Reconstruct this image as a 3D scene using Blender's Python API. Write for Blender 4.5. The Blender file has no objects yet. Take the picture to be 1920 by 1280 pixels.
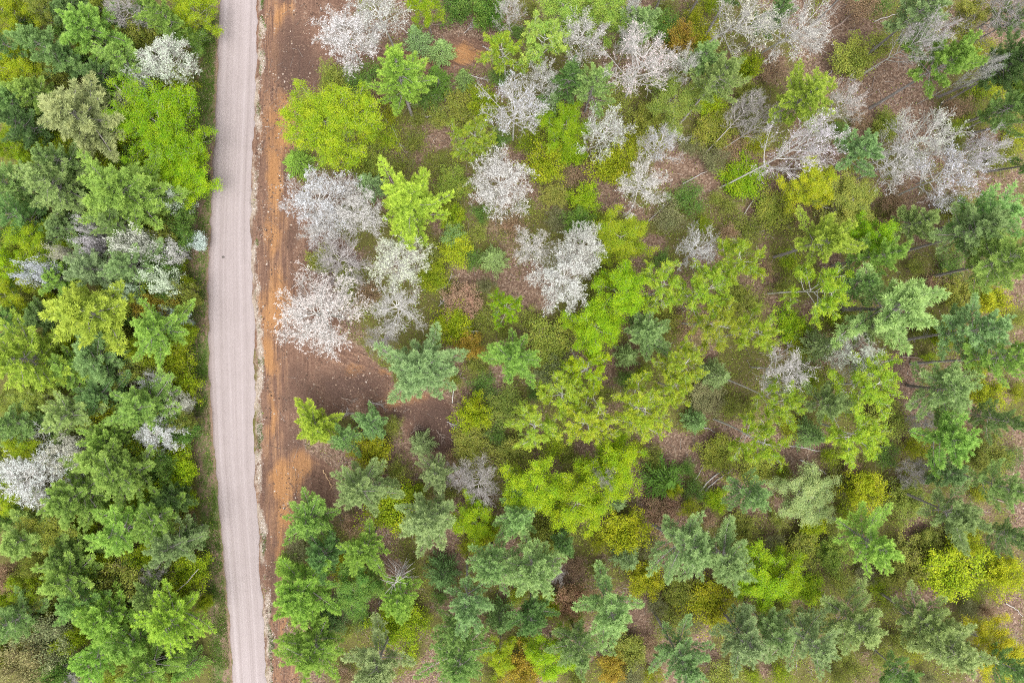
import bpy, math, random
import numpy as np
from mathutils import Vector, Euler
R_ = math.radians
sc = bpy.context.scene
# ---------------------------------------------------------------- camera, sky, sun, exposure
MPP = 0.085                       # metres per photo pixel on the ground
CAMH = 1920 * MPP * 24.0 / 36.0   # a 24 mm lens looking straight down
cd = bpy.data.cameras.new("drone_camera"); cam = bpy.data.objects.new("drone_camera", cd)
sc.collection.objects.link(cam); cam.location = (0, 0, CAMH); cam.rotation_euler = (0, 0, 0)
cd.lens = 24; cd.sensor_width = 36; cd.clip_start = 0.5; cd.clip_end = 3000
sc.camera = cam
SUN_EL, SUN_AZ = 70, 165
w = bpy.data.worlds.new("World"); sc.world = w; w.use_nodes = True
wn = w.node_tree.nodes; wl = w.node_tree.links
sky = wn.new("ShaderNodeTexSky"); sky.sky_type = 'NISHITA'; sky.sun_disc = False
sky.sun_elevation = R_(SUN_EL); sky.sun_rotation = R_(SUN_AZ); sky.dust_density = 4; sky.air_density = 1.0
hs = wn.new("ShaderNodeHueSaturation"); hs.inputs['Saturation'].default_value = 0.12   # overcast: grey sky
wl.new(sky.outputs[0], hs.inputs['Color']); wl.new(hs.outputs[0], wn["Background"].inputs[0])
wn["Background"].inputs[1].default_value = 0.15
sl = bpy.data.lights.new("sun", 'SUN'); sl.energy = 0.9; sl.angle = R_(35); sl.color = (1, 0.96, 0.9)
so = bpy.data.objects.new("sun", sl); sc.collection.objects.link(so)
so.location = (0, 0, 200)
so.rotation_euler = (R_(90 - SUN_EL), 0, R_(180 - SUN_AZ))
sc.view_settings.view_transform = 'Standard'; sc.view_settings.look = 'None'; sc.view_settings.gamma = 1
sc.view_settings.exposure = 1.6
sc.cycles.filter_width = 1.0; sc.cycles.use_denoising = False
sc.cycles.diffuse_bounces = 6; sc.cycles.max_bounces = 9; sc.cycles.transmission_bounces = 4
COL = sc.collection
rng = np.random.default_rng(11)

# ---------------------------------------------------------------- mesh helpers
class Buf:
    """collects quads (with a per-face value) and makes them ONE mesh"""
    def __init__(s): s.v = []; s.f = []; s.a = []; s.n = 0
    def add(s, v, f, a=None):
        v = np.asarray(v, np.float32).reshape(-1, 3); f = np.asarray(f, np.int32).reshape(-1, 4)
        s.v.append(v); s.f.append(f + s.n); s.n += len(v)
        s.a.append(np.zeros(len(f), np.float32) if a is None else np.asarray(a, np.float32))
    def mesh(s, name, mat, smooth=False):
        v = np.concatenate(s.v); f = np.concatenate(s.f); a = np.concatenate(s.a)
        me = bpy.data.meshes.new(name)
        me.vertices.add(len(v)); me.vertices.foreach_set("co", v.ravel())
        me.loops.add(f.size); me.loops.foreach_set("vertex_index", f.ravel())
        me.polygons.add(len(f)); me.polygons.foreach_set("loop_start", np.arange(0, f.size, 4, dtype=np.int32))
        try: me.polygons.foreach_set("loop_total", np.full(len(f), 4, np.int32))
        except Exception: pass
        at = me.attributes.new("vary", 'FLOAT', 'FACE'); at.data.foreach_set("value", a)
        if smooth: me.polygons.foreach_set("use_smooth", np.ones(len(f), bool))
        me.materials.append(mat); me.update(calc_edges=True); me.validate()
        return me
def norm(a): return a / np.maximum(np.linalg.norm(a, axis=-1, keepdims=True), 1e-6)
def perp(d, rg):
    r = rg.normal(size=d.shape); return norm(np.cross(d, r))
def leaves(buf, c, d, n, L, W, vary):
    """kite-shaped leaves: centre c, long axis d, face normal n"""
    d = norm(d); s = norm(np.cross(n, d)); L = np.asarray(L).reshape(-1, 1); W = np.asarray(W).reshape(-1, 1)
    v = np.stack([c - d * L * .5, c + s * W * .5 + d * L * .05, c + d * L * .5, c - s * W * .5 + d * L * .05], 1)
    buf.add(v, np.arange(len(c) * 4).reshape(-1, 4), vary)
def segs(buf, p0, p1, r0, r1, k=3, vary=None):
    """tapered k-sided bars, one per row"""
    p0 = np.asarray(p0, float).reshape(-1, 3); p1 = np.asarray(p1, float).reshape(-1, 3); n = len(p0)
    d = norm(p1 - p0); up = np.where(np.abs(d[:, 2:3]) > .9, np.array([[1., 0, 0]]), np.array([[0, 0, 1.]]))
    a = norm(np.cross(d, up)); b = np.cross(d, a)
    th = np.arange(k) * 2 * math.pi / k
    ring = a[:, None] * np.cos(th)[None, :, None] + b[:, None] * np.sin(th)[None, :, None]
    r0 = np.broadcast_to(np.asarray(r0, float).reshape(-1, 1, 1), (n, 1, 1)); r1 = np.broadcast_to(np.asarray(r1, float).reshape(-1, 1, 1), (n, 1, 1))
    v = np.concatenate([p0[:, None] + ring * r0, p1[:, None] + ring * r1], 1).reshape(-1, 3)
    i = np.arange(k); j = (i + 1) % k
    q = np.stack([i, j, j + k, i + k], 1)
    f = (q[None] + (np.arange(n) * 2 * k)[:, None, None]).reshape(-1, 4)
    buf.add(v, f, None if vary is None else np.repeat(vary, k))
def tube(buf, pts, rad, k=7):
    """one continuous tapered tube through pts"""
    pts = np.asarray(pts, float); m = len(pts); d = norm(np.gradient(pts, axis=0))
    ref = np.array([1., 0, 0]) if abs(d[0, 2]) > .8 else np.array([0, 0, 1.])
    a = norm(np.cross(d, ref)); b = np.cross(d, a); th = np.arange(k) * 2 * math.pi / k
    v = (pts[:, None] + (a[:, None] * np.cos(th)[None, :, None] + b[:, None] * np.sin(th)[None, :, None]) * np.asarray(rad).reshape(-1, 1, 1)).reshape(-1, 3)
    i = np.arange(k); j = (i + 1) % k
    q = np.concatenate([np.stack([i, j, j + k, i + k], 1) + r * k for r in range(m - 1)])
    buf.add(v, q)

# ---------------------------------------------------------------- materials
def newmat(name):
    m = bpy.data.materials.new(name); m.use_nodes = True; n = m.node_tree.nodes; l = m.node_tree.links
    return m, n, l, n["Principled BSDF"]
def ramp(n, l, src, stops):
    r = n.new("ShaderNodeValToRGB"); e = r.color_ramp.elements
    while len(e) < len(stops): e.new(0.5)
    for x, (p, c) in zip(e, stops): x.position = p; x.color = (*c, 1) if len(c) == 3 else c
    l.new(src, r.inputs[0]); return r.outputs[0]
def mix(n, l, fac, a, b, mode='MIX'):
    m = n.new("ShaderNodeMix"); m.data_type = 'RGBA'; m.blend_type = mode; m.clamp_factor = True
    for s, v in ((m.inputs[0], fac), (m.inputs[6], a), (m.inputs[7], b)):
        if isinstance(v, (int, float)): s.default_value = v
        elif isinstance(v, tuple): s.default_value = (*v, 1)
        else: l.new(v, s)
    return m.outputs[2]
def math_(n, l, op, a, b=0.0, clamp=False):
    m = n.new("ShaderNodeMath"); m.operation = op; m.use_clamp = clamp
    for s, v in ((m.inputs[0], a), (m.inputs[1], b)):
        if isinstance(v, (int, float)): s.default_value = v
        else: l.new(v, s)
    return m.outputs[0]
def attr(n, name):
    a = n.new("ShaderNodeAttribute"); a.attribute_name = name; return a
def noise(n, l, vec, scale, detail=4, rough=.6):
    t = n.new("ShaderNodeTexNoise"); t.inputs['Scale'].default_value = scale; t.inputs['Detail'].default_value = detail
    t.inputs['Roughness'].default_value = rough
    if vec is not None: l.new(vec, t.inputs['Vector'])
    return t.outputs[0]
def leaf_material(name, transl=.35, spread=.5, rough=.6, spec=.25, hue=.03):
    """leaf colour is the plant's own colour (object colour), varied leaf by leaf and clump by clump"""
    m, n, l, bs = newmat(name)
    oi = n.new("ShaderNodeObjectInfo"); va = attr(n, "vary")
    tc = n.new("ShaderNodeTexCoord"); cl = noise(n, l, tc.outputs['Object'], .55, 2)
    v = math_(n, l, 'ADD', math_(n, l, 'MULTIPLY', va.outputs['Fac'], .6), math_(n, l, 'MULTIPLY', cl, .55))
    h = n.new("ShaderNodeHueSaturation"); l.new(oi.outputs['Color'], h.inputs['Color'])
    l.new(math_(n, l, 'ADD', math_(n, l, 'MULTIPLY', v, -hue * 2), .5 + hue), h.inputs['Hue'])
    l.new(math_(n, l, 'ADD', math_(n, l, 'MULTIPLY', v, spread * 2), 1 - spread), h.inputs['Value'])
    bs.inputs['Roughness'].default_value = rough; bs.inputs['Specular IOR Level'].default_value = spec
    l.new(h.outputs[0], bs.inputs['Base Color'])
    tr = n.new("ShaderNodeBsdfTranslucent"); l.new(h.outputs[0], tr.inputs[0])
    ms = n.new("ShaderNodeMixShader"); ms.inputs[0].default_value = transl
    l.new(bs.outputs[0], ms.inputs[1]); l.new(tr.outputs[0], ms.inputs[2]); l.new(ms.outputs[0], n["Material Output"].inputs[0])
    return m
def bark_material(name, c0, c1, scale=3.0):
    m, n, l, bs = newmat(name); tc = n.new("ShaderNodeTexCoord")
    mp = n.new("ShaderNodeMapping"); mp.inputs['Scale'].default_value = (1, 1, .25); l.new(tc.outputs['Object'], mp.inputs[0])
    c = ramp(n, l, noise(n, l, mp.outputs[0], scale, 5), [(.3, c0), (.7, c1)])
    l.new(c, bs.inputs['Base Color']); bs.inputs['Roughness'].default_value = .9
    return m
M = dict(
    needle=leaf_material("pine_needles", .46, .42, .6, .1, .022),
    leaf=leaf_material("young_leaves", .45, .42, .6, .12, .055),
    bud=leaf_material("pale_buds", .25, .25, .7, .2, .01),
    pinebark=bark_material("pine_bark", (.15, .135, .13), (.29, .26, .25)),
    graybark=bark_material("grey_bark", (.2, .18, .16), (.36, .33, .31)),
    palebark=bark_material("pale_bark", (.29, .275, .255), (.46, .445, .42)),
    twig=bark_material("pale_twigs", (.27, .255, .235), (.45, .43, .40)),
    brown=bark_material("brown_twigs", (.12, .085, .07), (.24, .18, .15)),
    deadwood=bark_material("weathered_wood", (.22, .2, .19), (.4, .37, .36)),
    cutwood=bark_material("cut_wood", (.35, .22, .12), (.5, .34, .2)),
)
# ---------------------------------------------------------------- plants: one builder per kind, nominal size, variants shared by copies
def crooked(rg, h, sway, m=9):
    z = np.linspace(0, h, m); t = z / h
    return np.stack([sway * np.sin(t * 3 + rg.uniform(0, 6)) * t, sway * np.sin(t * 2.3 + rg.uniform(0, 6)) * t, z], 1)
def on_path(path, z): return np.stack([np.interp(z, path[:, 2], path[:, i]) for i in range(3)], -1)

def pine(seed, H=20., R=4.6, z0=.38, dens=1.0, fluffy=1.0):
    rg = np.random.default_rng(seed); T, B, C = Buf(), Buf(), Buf()
    path = crooked(rg, H, .25); tube(T, path, np.linspace(.29, .03, 9))
    lob = rg.uniform(0, 6.3, 4); la = rg.uniform(.06, .17, 4)
    tube(B, path, np.linspace(.06, .01, 9), 4)
    zb = H * z0; nl = int(15 * dens)
    for i in range(nl):
        t = i / (nl - 1); z = zb + (H * .985 - zb) * t ** .92
        prof = (1 - t) ** .62 * min(1, .72 + 1.6 * t) + .05
        nb = rg.integers(4, 7) if t < .8 else 4
        a0 = rg.uniform(0, 6.3)
        for b in range(nb):
            az = a0 + b * 2 * math.pi / nb + rg.normal() * .25
            mod = 1 + sum(la[q] * math.cos((2, 3, 5, 7)[q] * az + lob[q]) for q in range(4))
            L = R * prof * mod * rg.choice([.5, .72, .95, 1.2]) * rg.uniform(.92, 1.08)
            if L < .35: L = .35
            if rg.random() < .06: continue
            el = R_(4 + 45 * t ** 1.5) + rg.normal() * .09
            m = 7; s = np.linspace(0, 1, m); hz = np.array([math.cos(az), math.sin(az)])
            side = np.array([-hz[1], hz[0]]); bend = rg.normal() * .10 * L
            p = np.zeros((m, 3)); o = on_path(path, z)
            p[:, :2] = o[:2] + hz * (s * L * math.cos(el))[:, None] + side * (bend * s ** 2)[:, None]
            p[:, 2] = z + L * (np.sin(el) * s - .10 * s + .20 * s ** 3)
            segs(B, p[:-1], p[1:], np.linspace(.06, .015, m)[:-1] * (.5 + L / R), np.linspace(.06, .015, m)[1:] * (.5 + L / R), 3)
            # side sprays
            ns = max(4, int(L * 3.3)); ss = np.linspace(.22, 1, ns); P = np.stack([np.interp(ss, s, p[:, k]) for k in range(3)], 1)
            tang = norm(np.stack([np.interp(ss, s, np.gradient(p[:, k])) for k in range(3)], 1))
            sg = np.where(np.arange(ns) % 2 == 0, 1, -1) * rg.uniform(.5, 1.0, ns); sg[-1] = 0
            lat = np.cross(tang, [0, 0, 1.]); d = norm(tang * (1.0) + lat * sg[:, None] + np.array([0, 0, .22]) + rg.normal(size=(ns, 3)) * .08)
            ll = (.26 * L * (1.12 - ss) + .36) * rg.uniform(.75, 1.2, ns); ll = np.minimum(ll, 1.5)
            Q = P + d * ll[:, None]; segs(B, P, Q, .014, .006, 3)
            # needle rosettes along each spray: puffs that open upward and outward, newest growth palest
            u = np.array([.25, .5, .75, 1.0]); nr = len(u); K = 15
            c = (P[:, None] + d[:, None] * (ll[:, None] * u)[:, :, None]).reshape(-1, 3); c = c + rg.normal(size=c.shape) * .05
            ax = norm(np.repeat(d, nr, 0) * .9 + np.array([0, 0, .38]) + rg.normal(size=c.shape) * .18)
            bv = rg.normal(size=len(c)) * .13; tipv = np.tile(u, ns)
            c2 = np.repeat(c, K, 0); ax2 = np.repeat(ax, K, 0); n_ = len(c2); th = rg.uniform(.15, 1.0, n_)
            nd = norm(ax2 * np.cos(th)[:, None] + perp(ax2, rg) * np.sin(th)[:, None])
            Ln = rg.uniform(.32, .6, n_) * fluffy
            nn = norm(np.array([0, 0, 1.]) + rg.normal(size=(n_, 3)) * .5)
            leaves(C, c2 + nd * (Ln * .5)[:, None], nd, nn, Ln, rg.uniform(.042, .075, n_) * fluffy, np.clip(.42 + np.repeat(bv + (tipv - .65) * .35 + np.repeat((ss - .55) * .5, nr), K) + .25 * (np.cos(th) - .6) + rg.normal(size=n_) * .1, 0, 1))
    # dead stubs under the crown
    ns = 16; z = rg.uniform(.14, z0 + .06, ns) * H; az = rg.uniform(0, 6.3, ns); o = on_path(path, z); ln = rg.uniform(.5, 1.9, ns)
    q = o + np.stack([np.cos(az) * ln, np.sin(az) * ln, rg.uniform(-.3, .25, ns)], 1); segs(T, o, q, .035, .012, 3)
    return dict(trunk=T.mesh("pine_trunk", M['pinebark'], True), branches=B.mesh("pine_branches", M['pinebark']), crown=C.mesh("pine_crown", M['needle']))

def young_conifer(seed, H=7., R=2.2):
    rg = np.random.default_rng(seed); T, C = Buf(), Buf()
    path = crooked(rg, H, .06); tube(T, path, np.linspace(.09, .012, 9), 5)
    for i in range(17):
        t = i / 16; z = H * (.08 + .9 * t); nb = 7
        a0 = rg.uniform(0, 6.3)
        for b in range(nb):
            az = a0 + b * 2 * math.pi / nb + rg.normal() * .2; L = max(.2, R * (1 - t) ** .85 * rg.uniform(.7, 1.1))
            hz = np.array([math.cos(az), math.sin(az), .18 + .5 * t]); o = on_path(path, z)
            segs(T, o, o + hz * L, .02, .006, 3)
            ns = max(3, int(L * 4.5)); ss = np.linspace(.25, 1, ns); P = o + hz * (ss * L)[:, None]
            sg = np.where(np.arange(ns) % 2 == 0, 1, -1) * rg.uniform(.5, .9, ns); sg[-1] = 0
            lat = np.array([-hz[1], hz[0], 0]); d = norm(hz + lat * sg[:, None]); ll = np.minimum(.34 * L * (1.15 - ss) + .18, .8)
            u = np.linspace(.15, 1, 4); c = np.repeat((P[:, None] + d[:, None] * (ll[:, None] * u)[:, :, None]).reshape(-1, 3), 3, 0)
            n_ = len(c); nd = norm(np.repeat(np.repeat(d, 4, 0), 3, 0) + rg.normal(size=(n_, 3)) * .4)
            leaves(C, c, nd, norm(np.array([0, 0, 1.]) + rg.normal(size=(n_, 3)) * .5), rg.uniform(.2, .36, n_), rg.uniform(.06, .1, n_), np.clip(.5 + rg.normal(size=n_) * .2, 0, 1))
    return dict(trunk=T.mesh("conifer_trunk", M['pinebark']), crown=C.mesh("conifer_crown", M['needle']))

def skeleton(rg, H, R, base, nlimb, nsub, ntwig, rise=(.5, 1.1), trunk_r=.16, multi=0, sub_l=.38, twig_l=.8, topf=.96, curl=.25):
    """trunk path(s), limb polylines, sub-branch and twig segments"""
    path = crooked(rg, H * topf, .35 if not multi else .1)
    limbs = []; S0 = []; S1 = []; W0 = []; W1 = []; az = rg.uniform(0, 6.3)
    for i in range(nlimb):
        f = (i + .5) / nlimb
        if multi: o = np.array([rg.normal() * .12, rg.normal() * .12, 0.]); z = 0
        else: z = H * topf * (base + (1 - base) * f * .97); o = on_path(path, z)
        az += 2.4 + rg.normal() * .3
        reach = R * (1 - .78 * f ** 2 if not multi else rg.uniform(.35, 1)) * rg.uniform(.7, 1.1)
        top = min(H * rg.uniform(.93, 1.05), z + reach * rg.uniform(*rise)) if not multi else H * rg.uniform(.6, 1) * (1 - .25 * reach / R)
        m = 6; s = np.linspace(0, 1, m); p = np.zeros((m, 3)); hz = np.array([math.cos(az), math.sin(az)]); sd = np.array([-hz[1], hz[0]])
        wob = rg.normal(size=2) * curl * reach * .4
        p[:, :2] = o[:2] + hz * (reach * s ** (.9 if not multi else 1.25))[:, None] + sd * (wob[0] * np.sin(s * 3) + wob[1] * s * s)[:, None]
        p[:, 2] = o[2] + (top - o[2]) * (s ** 1.1 if not multi else s ** .85); limbs.append(p)
        g = np.gradient(p, axis=0); ss = np.linspace(.28, 1, nsub)
        P = np.stack([np.interp(ss, s, p[:, k]) for k in range(3)], 1); tg = norm(np.stack([np.interp(ss, s, g[:, k]) for k in range(3)], 1))
        d = norm(tg * .8 + perp(tg, rg) * rg.uniform(.5, 1.0, nsub)[:, None] + np.array([0, 0, .15])); d[-1] = tg[-1]
        ln = sub_l * reach * (1.25 - ss) * rg.uniform(.7, 1.3, nsub) + .35
        Q = P + d * ln[:, None]; S0.append(P); S1.append(Q)
        u = np.linspace(.25, 1, ntwig); c = (P[:, None] + d[:, None] * (ln[:, None] * u)[:, :, None]).reshape(-1, 3); dd = np.repeat(d, ntwig, 0)
        td = norm(dd * .7 + perp(dd, rg) * .75 + np.array([0, 0, .3])); tl = rg.uniform(.5, 1.1, len(c)) * twig_l
        W0.append(c); W1.append(c + td * tl[:, None])
    return path, limbs, np.concatenate(S0), np.concatenate(S1), np.concatenate(W0), np.concatenate(W1)
def draw_limbs(buf, limbs, r):
    for p in limbs:
        k = len(p); rr = np.linspace(r, r * .25, k); tube(buf, p, rr, 5)

def leafy(seed, H=13., R=4.2, nleaf=34000, size=.135, nl=19, ns=9, limb_mat='graybark', droop=0.):
    rg = np.random.default_rng(seed); T, B, C = Buf(), Buf(), Buf()
    path, limbs, s0, s1, w0, w1 = skeleton(rg, H, R, .32, nl, ns, 4, (.55, 1.15), sub_l=.42, twig_l=.8)
    tube(T, path, np.linspace(.19, .03, 9)); draw_limbs(B, limbs, .07); tube(B, path, np.linspace(.05, .01, 9), 4); segs(B, s0, s1, .026, .012, 3)
    segs(B, w0, w1, .012, .006, 3)
    # leaf clumps at the twigs; some twigs stay thin so that gaps open between the clumps
    wgt = rg.gamma(1.3, 1, len(w0)); k = rg.choice(len(w0), nleaf, p=wgt / wgt.sum())
    u = rg.uniform(.2, 1.1, nleaf)[:, None]; c = w0[k] + (w1[k] - w0[k]) * u + rg.normal(size=(nleaf, 3)) * np.array([.26, .26, .14])
    n_ = norm(np.array([0, 0, 1.]) + rg.normal(size=(nleaf, 3)) * .55); d = rg.normal(size=(nleaf, 3))
    tv = rg.uniform(-.22, .22, len(w0))
    leaves(C, c, np.cross(n_, d), n_, rg.uniform(.7, 1.25, nleaf) * size, rg.uniform(.55, .9, nleaf) * size, np.clip(.5 + tv[k] + rg.normal(size=nleaf) * .15, 0, 1))
    return dict(trunk=T.mesh("leafy_trunk", M[limb_mat], True), branches=B.mesh("leafy_branches", M[limb_mat]), crown=C.mesh("leafy_crown", M['leaf']))

def aspen(seed, H=18., R=4.0, nleaf=24000):
    """half leafed out: pale limbs show between feathery sprays"""
    rg = np.random.default_rng(seed); T, B, C = Buf(), Buf(), Buf()
    path, limbs, s0, s1, w0, w1 = skeleton(rg, H, R, .5, 15, 8, 4, (.45, 1.1), sub_l=.4, twig_l=.9, curl=.4)
    tube(T, path, np.linspace(.17, .03, 9)); draw_limbs(B, limbs, .06); tube(B, path, np.linspace(.05, .01, 9), 4); segs(B, s0, s1, .028, .012, 3); segs(B, w0, w1, .014, .007, 3)
    wgt = rg.gamma(1.0, 1, len(w0)); k = rg.choice(len(w0), nleaf, p=wgt / wgt.sum())
    wd = norm(w1 - w0); u = rg.uniform(.1, 1.25, nleaf)[:, None]; c = w0[k] + (w1[k] - w0[k]) * u + rg.normal(size=(nleaf, 3)) * .13
    d = norm(wd[k] + rg.normal(size=(nleaf, 3)) * .5); n_ = norm(np.array([0, 0, 1.]) + rg.normal(size=(nleaf, 3)) * .5)
    tv = rg.uniform(-.22, .22, len(w0))
    leaves(C, c, d, n_, rg.uniform(.15, .27, nleaf), rg.uniform(.05, .09, nleaf), np.clip(.5 + tv[k] + rg.normal(size=nleaf) * .15, 0, 1))
    return dict(trunk=T.mesh("aspen_trunk", M['palebark'], True), branches=B.mesh("aspen_branches", M['palebark']), crown=C.mesh("aspen_crown", M['leaf']))

def budding(seed, H=17., R=4.6, nbud=13000, fine=1.0, buds=True, mats=('palebark', 'twig'), base=.42, wr=1.0, even=1.6, rise=(.45, 1.0), lr=.055):
    """pale tree: a haze of fine twigs tipped with whitish buds"""
    rg = np.random.default_rng(seed); T, B, C = Buf(), Buf(), Buf()
    path, limbs, s0, s1, w0, w1 = skeleton(rg, H, R, base, int(32 * fine), 12, 6, rise, sub_l=.36, twig_l=.8, curl=.22)
    tube(T, path, np.linspace(.17, .03, 9)); draw_limbs(B, limbs, lr * wr); tube(B, path, np.linspace(.05, .01, 9), 4); segs(B, s0, s1, .024 * wr, .012 * wr, 3)
    segs(B, w0, w1, .014 * wr, .007 * wr, 3)
    d = norm(w1 - w0); kk = rg.choice(len(w0), int(len(w0) * 1.3)); a = w0[kk] + (w1[kk] - w0[kk]) * rg.uniform(.3, 1, len(kk))[:, None]
    b = a + norm(d[kk] + rg.normal(size=(len(kk), 3)) * .6) * rg.uniform(.25, .6, len(kk))[:, None]; segs(B, a, b, .011 * wr, .006 * wr, 3)
    out = dict(trunk=T.mesh("budding_trunk", M[mats[0]], True), branches=B.mesh("budding_branches", M[mats[1]]))
    if buds:
        wgt = rg.gamma(even, 1, len(a)); k = rg.choice(len(a), nbud, p=wgt / wgt.sum())
        c = a[k] + (b[k] - a[k]) * rg.uniform(.3, 1.15, nbud)[:, None] + rg.normal(size=(nbud, 3)) * .07
        n_ = norm(np.array([0, 0, 1.]) + rg.normal(size=(nbud, 3)) * .6)
        leaves(C, c, rg.normal(size=(nbud, 3)), n_, rg.uniform(.08, .15, nbud), rg.uniform(.05, .09, nbud), rg.uniform(0, 1, nbud))
        out['crown'] = C.mesh("budding_crown", M['bud'])
    return out

def shrub(seed, H=4., R=2.6, nleaf=5200, size=.17, nl=16, spread=.22, mat='leaf', bark='brown'):
    rg = np.random.default_rng(seed); B, C = Buf(), Buf()
    path, limbs, s0, s1, w0, w1 = skeleton(rg, H, R, 0, nl, 9, 4, multi=1, sub_l=.5, twig_l=.6)
    draw_limbs(B, limbs, .035); segs(B, s0, s1, .014, .007, 3); segs(B, w0, w1, .008, .004, 3)
    wgt = rg.gamma(1.0, 1, len(w0)); k = rg.choice(len(w0), nleaf, p=wgt / wgt.sum())
    c = w0[k] + (w1[k] - w0[k]) * rg.uniform(.1, 1.15, nleaf)[:, None] + rg.normal(size=(nleaf, 3)) * spread * np.array([1, 1, .6])
    n_ = norm(np.array([0, 0, 1.]) + rg.normal(size=(nleaf, 3)) * .55); tv = rg.uniform(-.2, .2, len(w0))
    leaves(C, c, rg.normal(size=(nleaf, 3)), n_, rg.uniform(.7, 1.3, nleaf) * size, rg.uniform(.5, .85, nleaf) * size, np.clip(.5 + tv[k] + rg.normal(size=nleaf) * .17, 0, 1))
    return dict(stems=B.mesh("shrub_stems", M[bark]), crown=C.mesh("shrub_crown", M[mat]))

# kind -> (name, category, variants, nominal R, nominal H, height of the crown's middle / H, default H)
V = {}
V['P'] = ("pine_tree", "pine tree", [pine(100 + i, fluffy=f, dens=d) for i, (f, d) in enumerate([(1, 1), (1.1, .9), (.95, 1.1), (1.15, .85), (1, 1), (1.05, .95), (1.1, 1), (.9, 1.15), (1.2, .9), (1, .8)])], 4.6, 20., .76)
V['Q'] = ("pine_tree", "pine tree", [pine(150 + i, z0=z, fluffy=f, dens=.8) for i, (z, f) in enumerate([(.56, 1.05), (.6, 1), (.5, 1.1), (.58, .95), (.62, 1.05), (.47, 1), (.54, 1.15), (.44, .95)])], 4.6, 20., .8)
V['L'] = ("leafy_tree", "leafy tree", [leafy(350 + i, 13., 7.0, 80000, .15, 44, 13) for i in range(2)], 7.2, 13., .74)
V['S'] = ("young_conifer", "young conifer", [young_conifer(200 + i) for i in range(4)], 2.2, 7., .55)
V['F'] = ("leafy_tree", "leafy tree", [leafy(300 + i) for i in range(7)], 4.2, 13., .72)
V['A'] = ("aspen_tree", "aspen", [aspen(400 + i) for i in range(6)], 4.0, 18., .78)
V['W'] = ("budding_tree", "budding tree", [budding(500 + i) for i in range(6)], 4.6, 17., .76)
V['G'] = ("budding_tree", "budding tree", [budding(540 + i, nbud=3200, fine=.62, mats=('palebark', 'palebark'), wr=1.1, rise=(.7, 1.6), lr=.075, even=1.0) for i in range(5)], 4.6, 17., .76)
V['B'] = ("leafy_shrub", "shrub", [shrub(600 + i, nleaf=5200, spread=.3, size=.135) for i in range(6)], 2.6, 4., .6)
V['C'] = ("bushy_sapling", "sapling", [shrub(640 + i, 4., 2.6, 11000, .15, 24, .2) for i in range(6)], 2.6, 4., .6)
V['K'] = ("budding_shrub", "blossoming shrub", [shrub(680 + i, 4., 2.6, 7500, .15, 18, .2, 'bud', 'twig') for i in range(4)], 2.6, 4., .7)
V['D'] = ("bare_tree", "bare tree", [budding(700 + i, 12., 3.6, 0, .6, False, ('graybark', 'deadwood'), .4, .9) for i in range(3)], 3.6, 12., .7)
TINT = dict(bg=(.215, .34, .11), dk=(.14, .245, .08), mg=(.25, .395, .085), br=(.255, .42, .075), yg=(.30, .42, .06), sg=(.32, .36, .16), lt=(.27, .395, .15), gg=(.265, .36, .145),
            li=(.24, .345, .016), vl=(.215, .36, .012), al=(.26, .375, .03), yl=(.32, .38, .02), og=(.36, .29, .04), ol=(.23, .28, .05), gr=(.125, .24, .045), tn=(.33, .24, .14), gy=(.245, .265, .12),
            wh=(.53, .53, .5), pk=(.48, .46, .445), sv=(.55, .6, .5), no=(.4, .4, .4))
HEIGHT = dict(G=17., P=19., S=6., F=13., A=17., W=16., B=3.2, C=5., D=11.)
GROUP = dict(K="white-leafed shrubs", Q="pines of the forest", L="leafy trees of the forest", P="pines of the forest", S="young conifers under the tall trees", F="leafy trees of the forest", A="half-leafed aspens", W="pale budding trees", G="pale budding trees", B="thin saplings of the undergrowth", C="bushy saplings", D="bare leafless trees")
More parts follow.
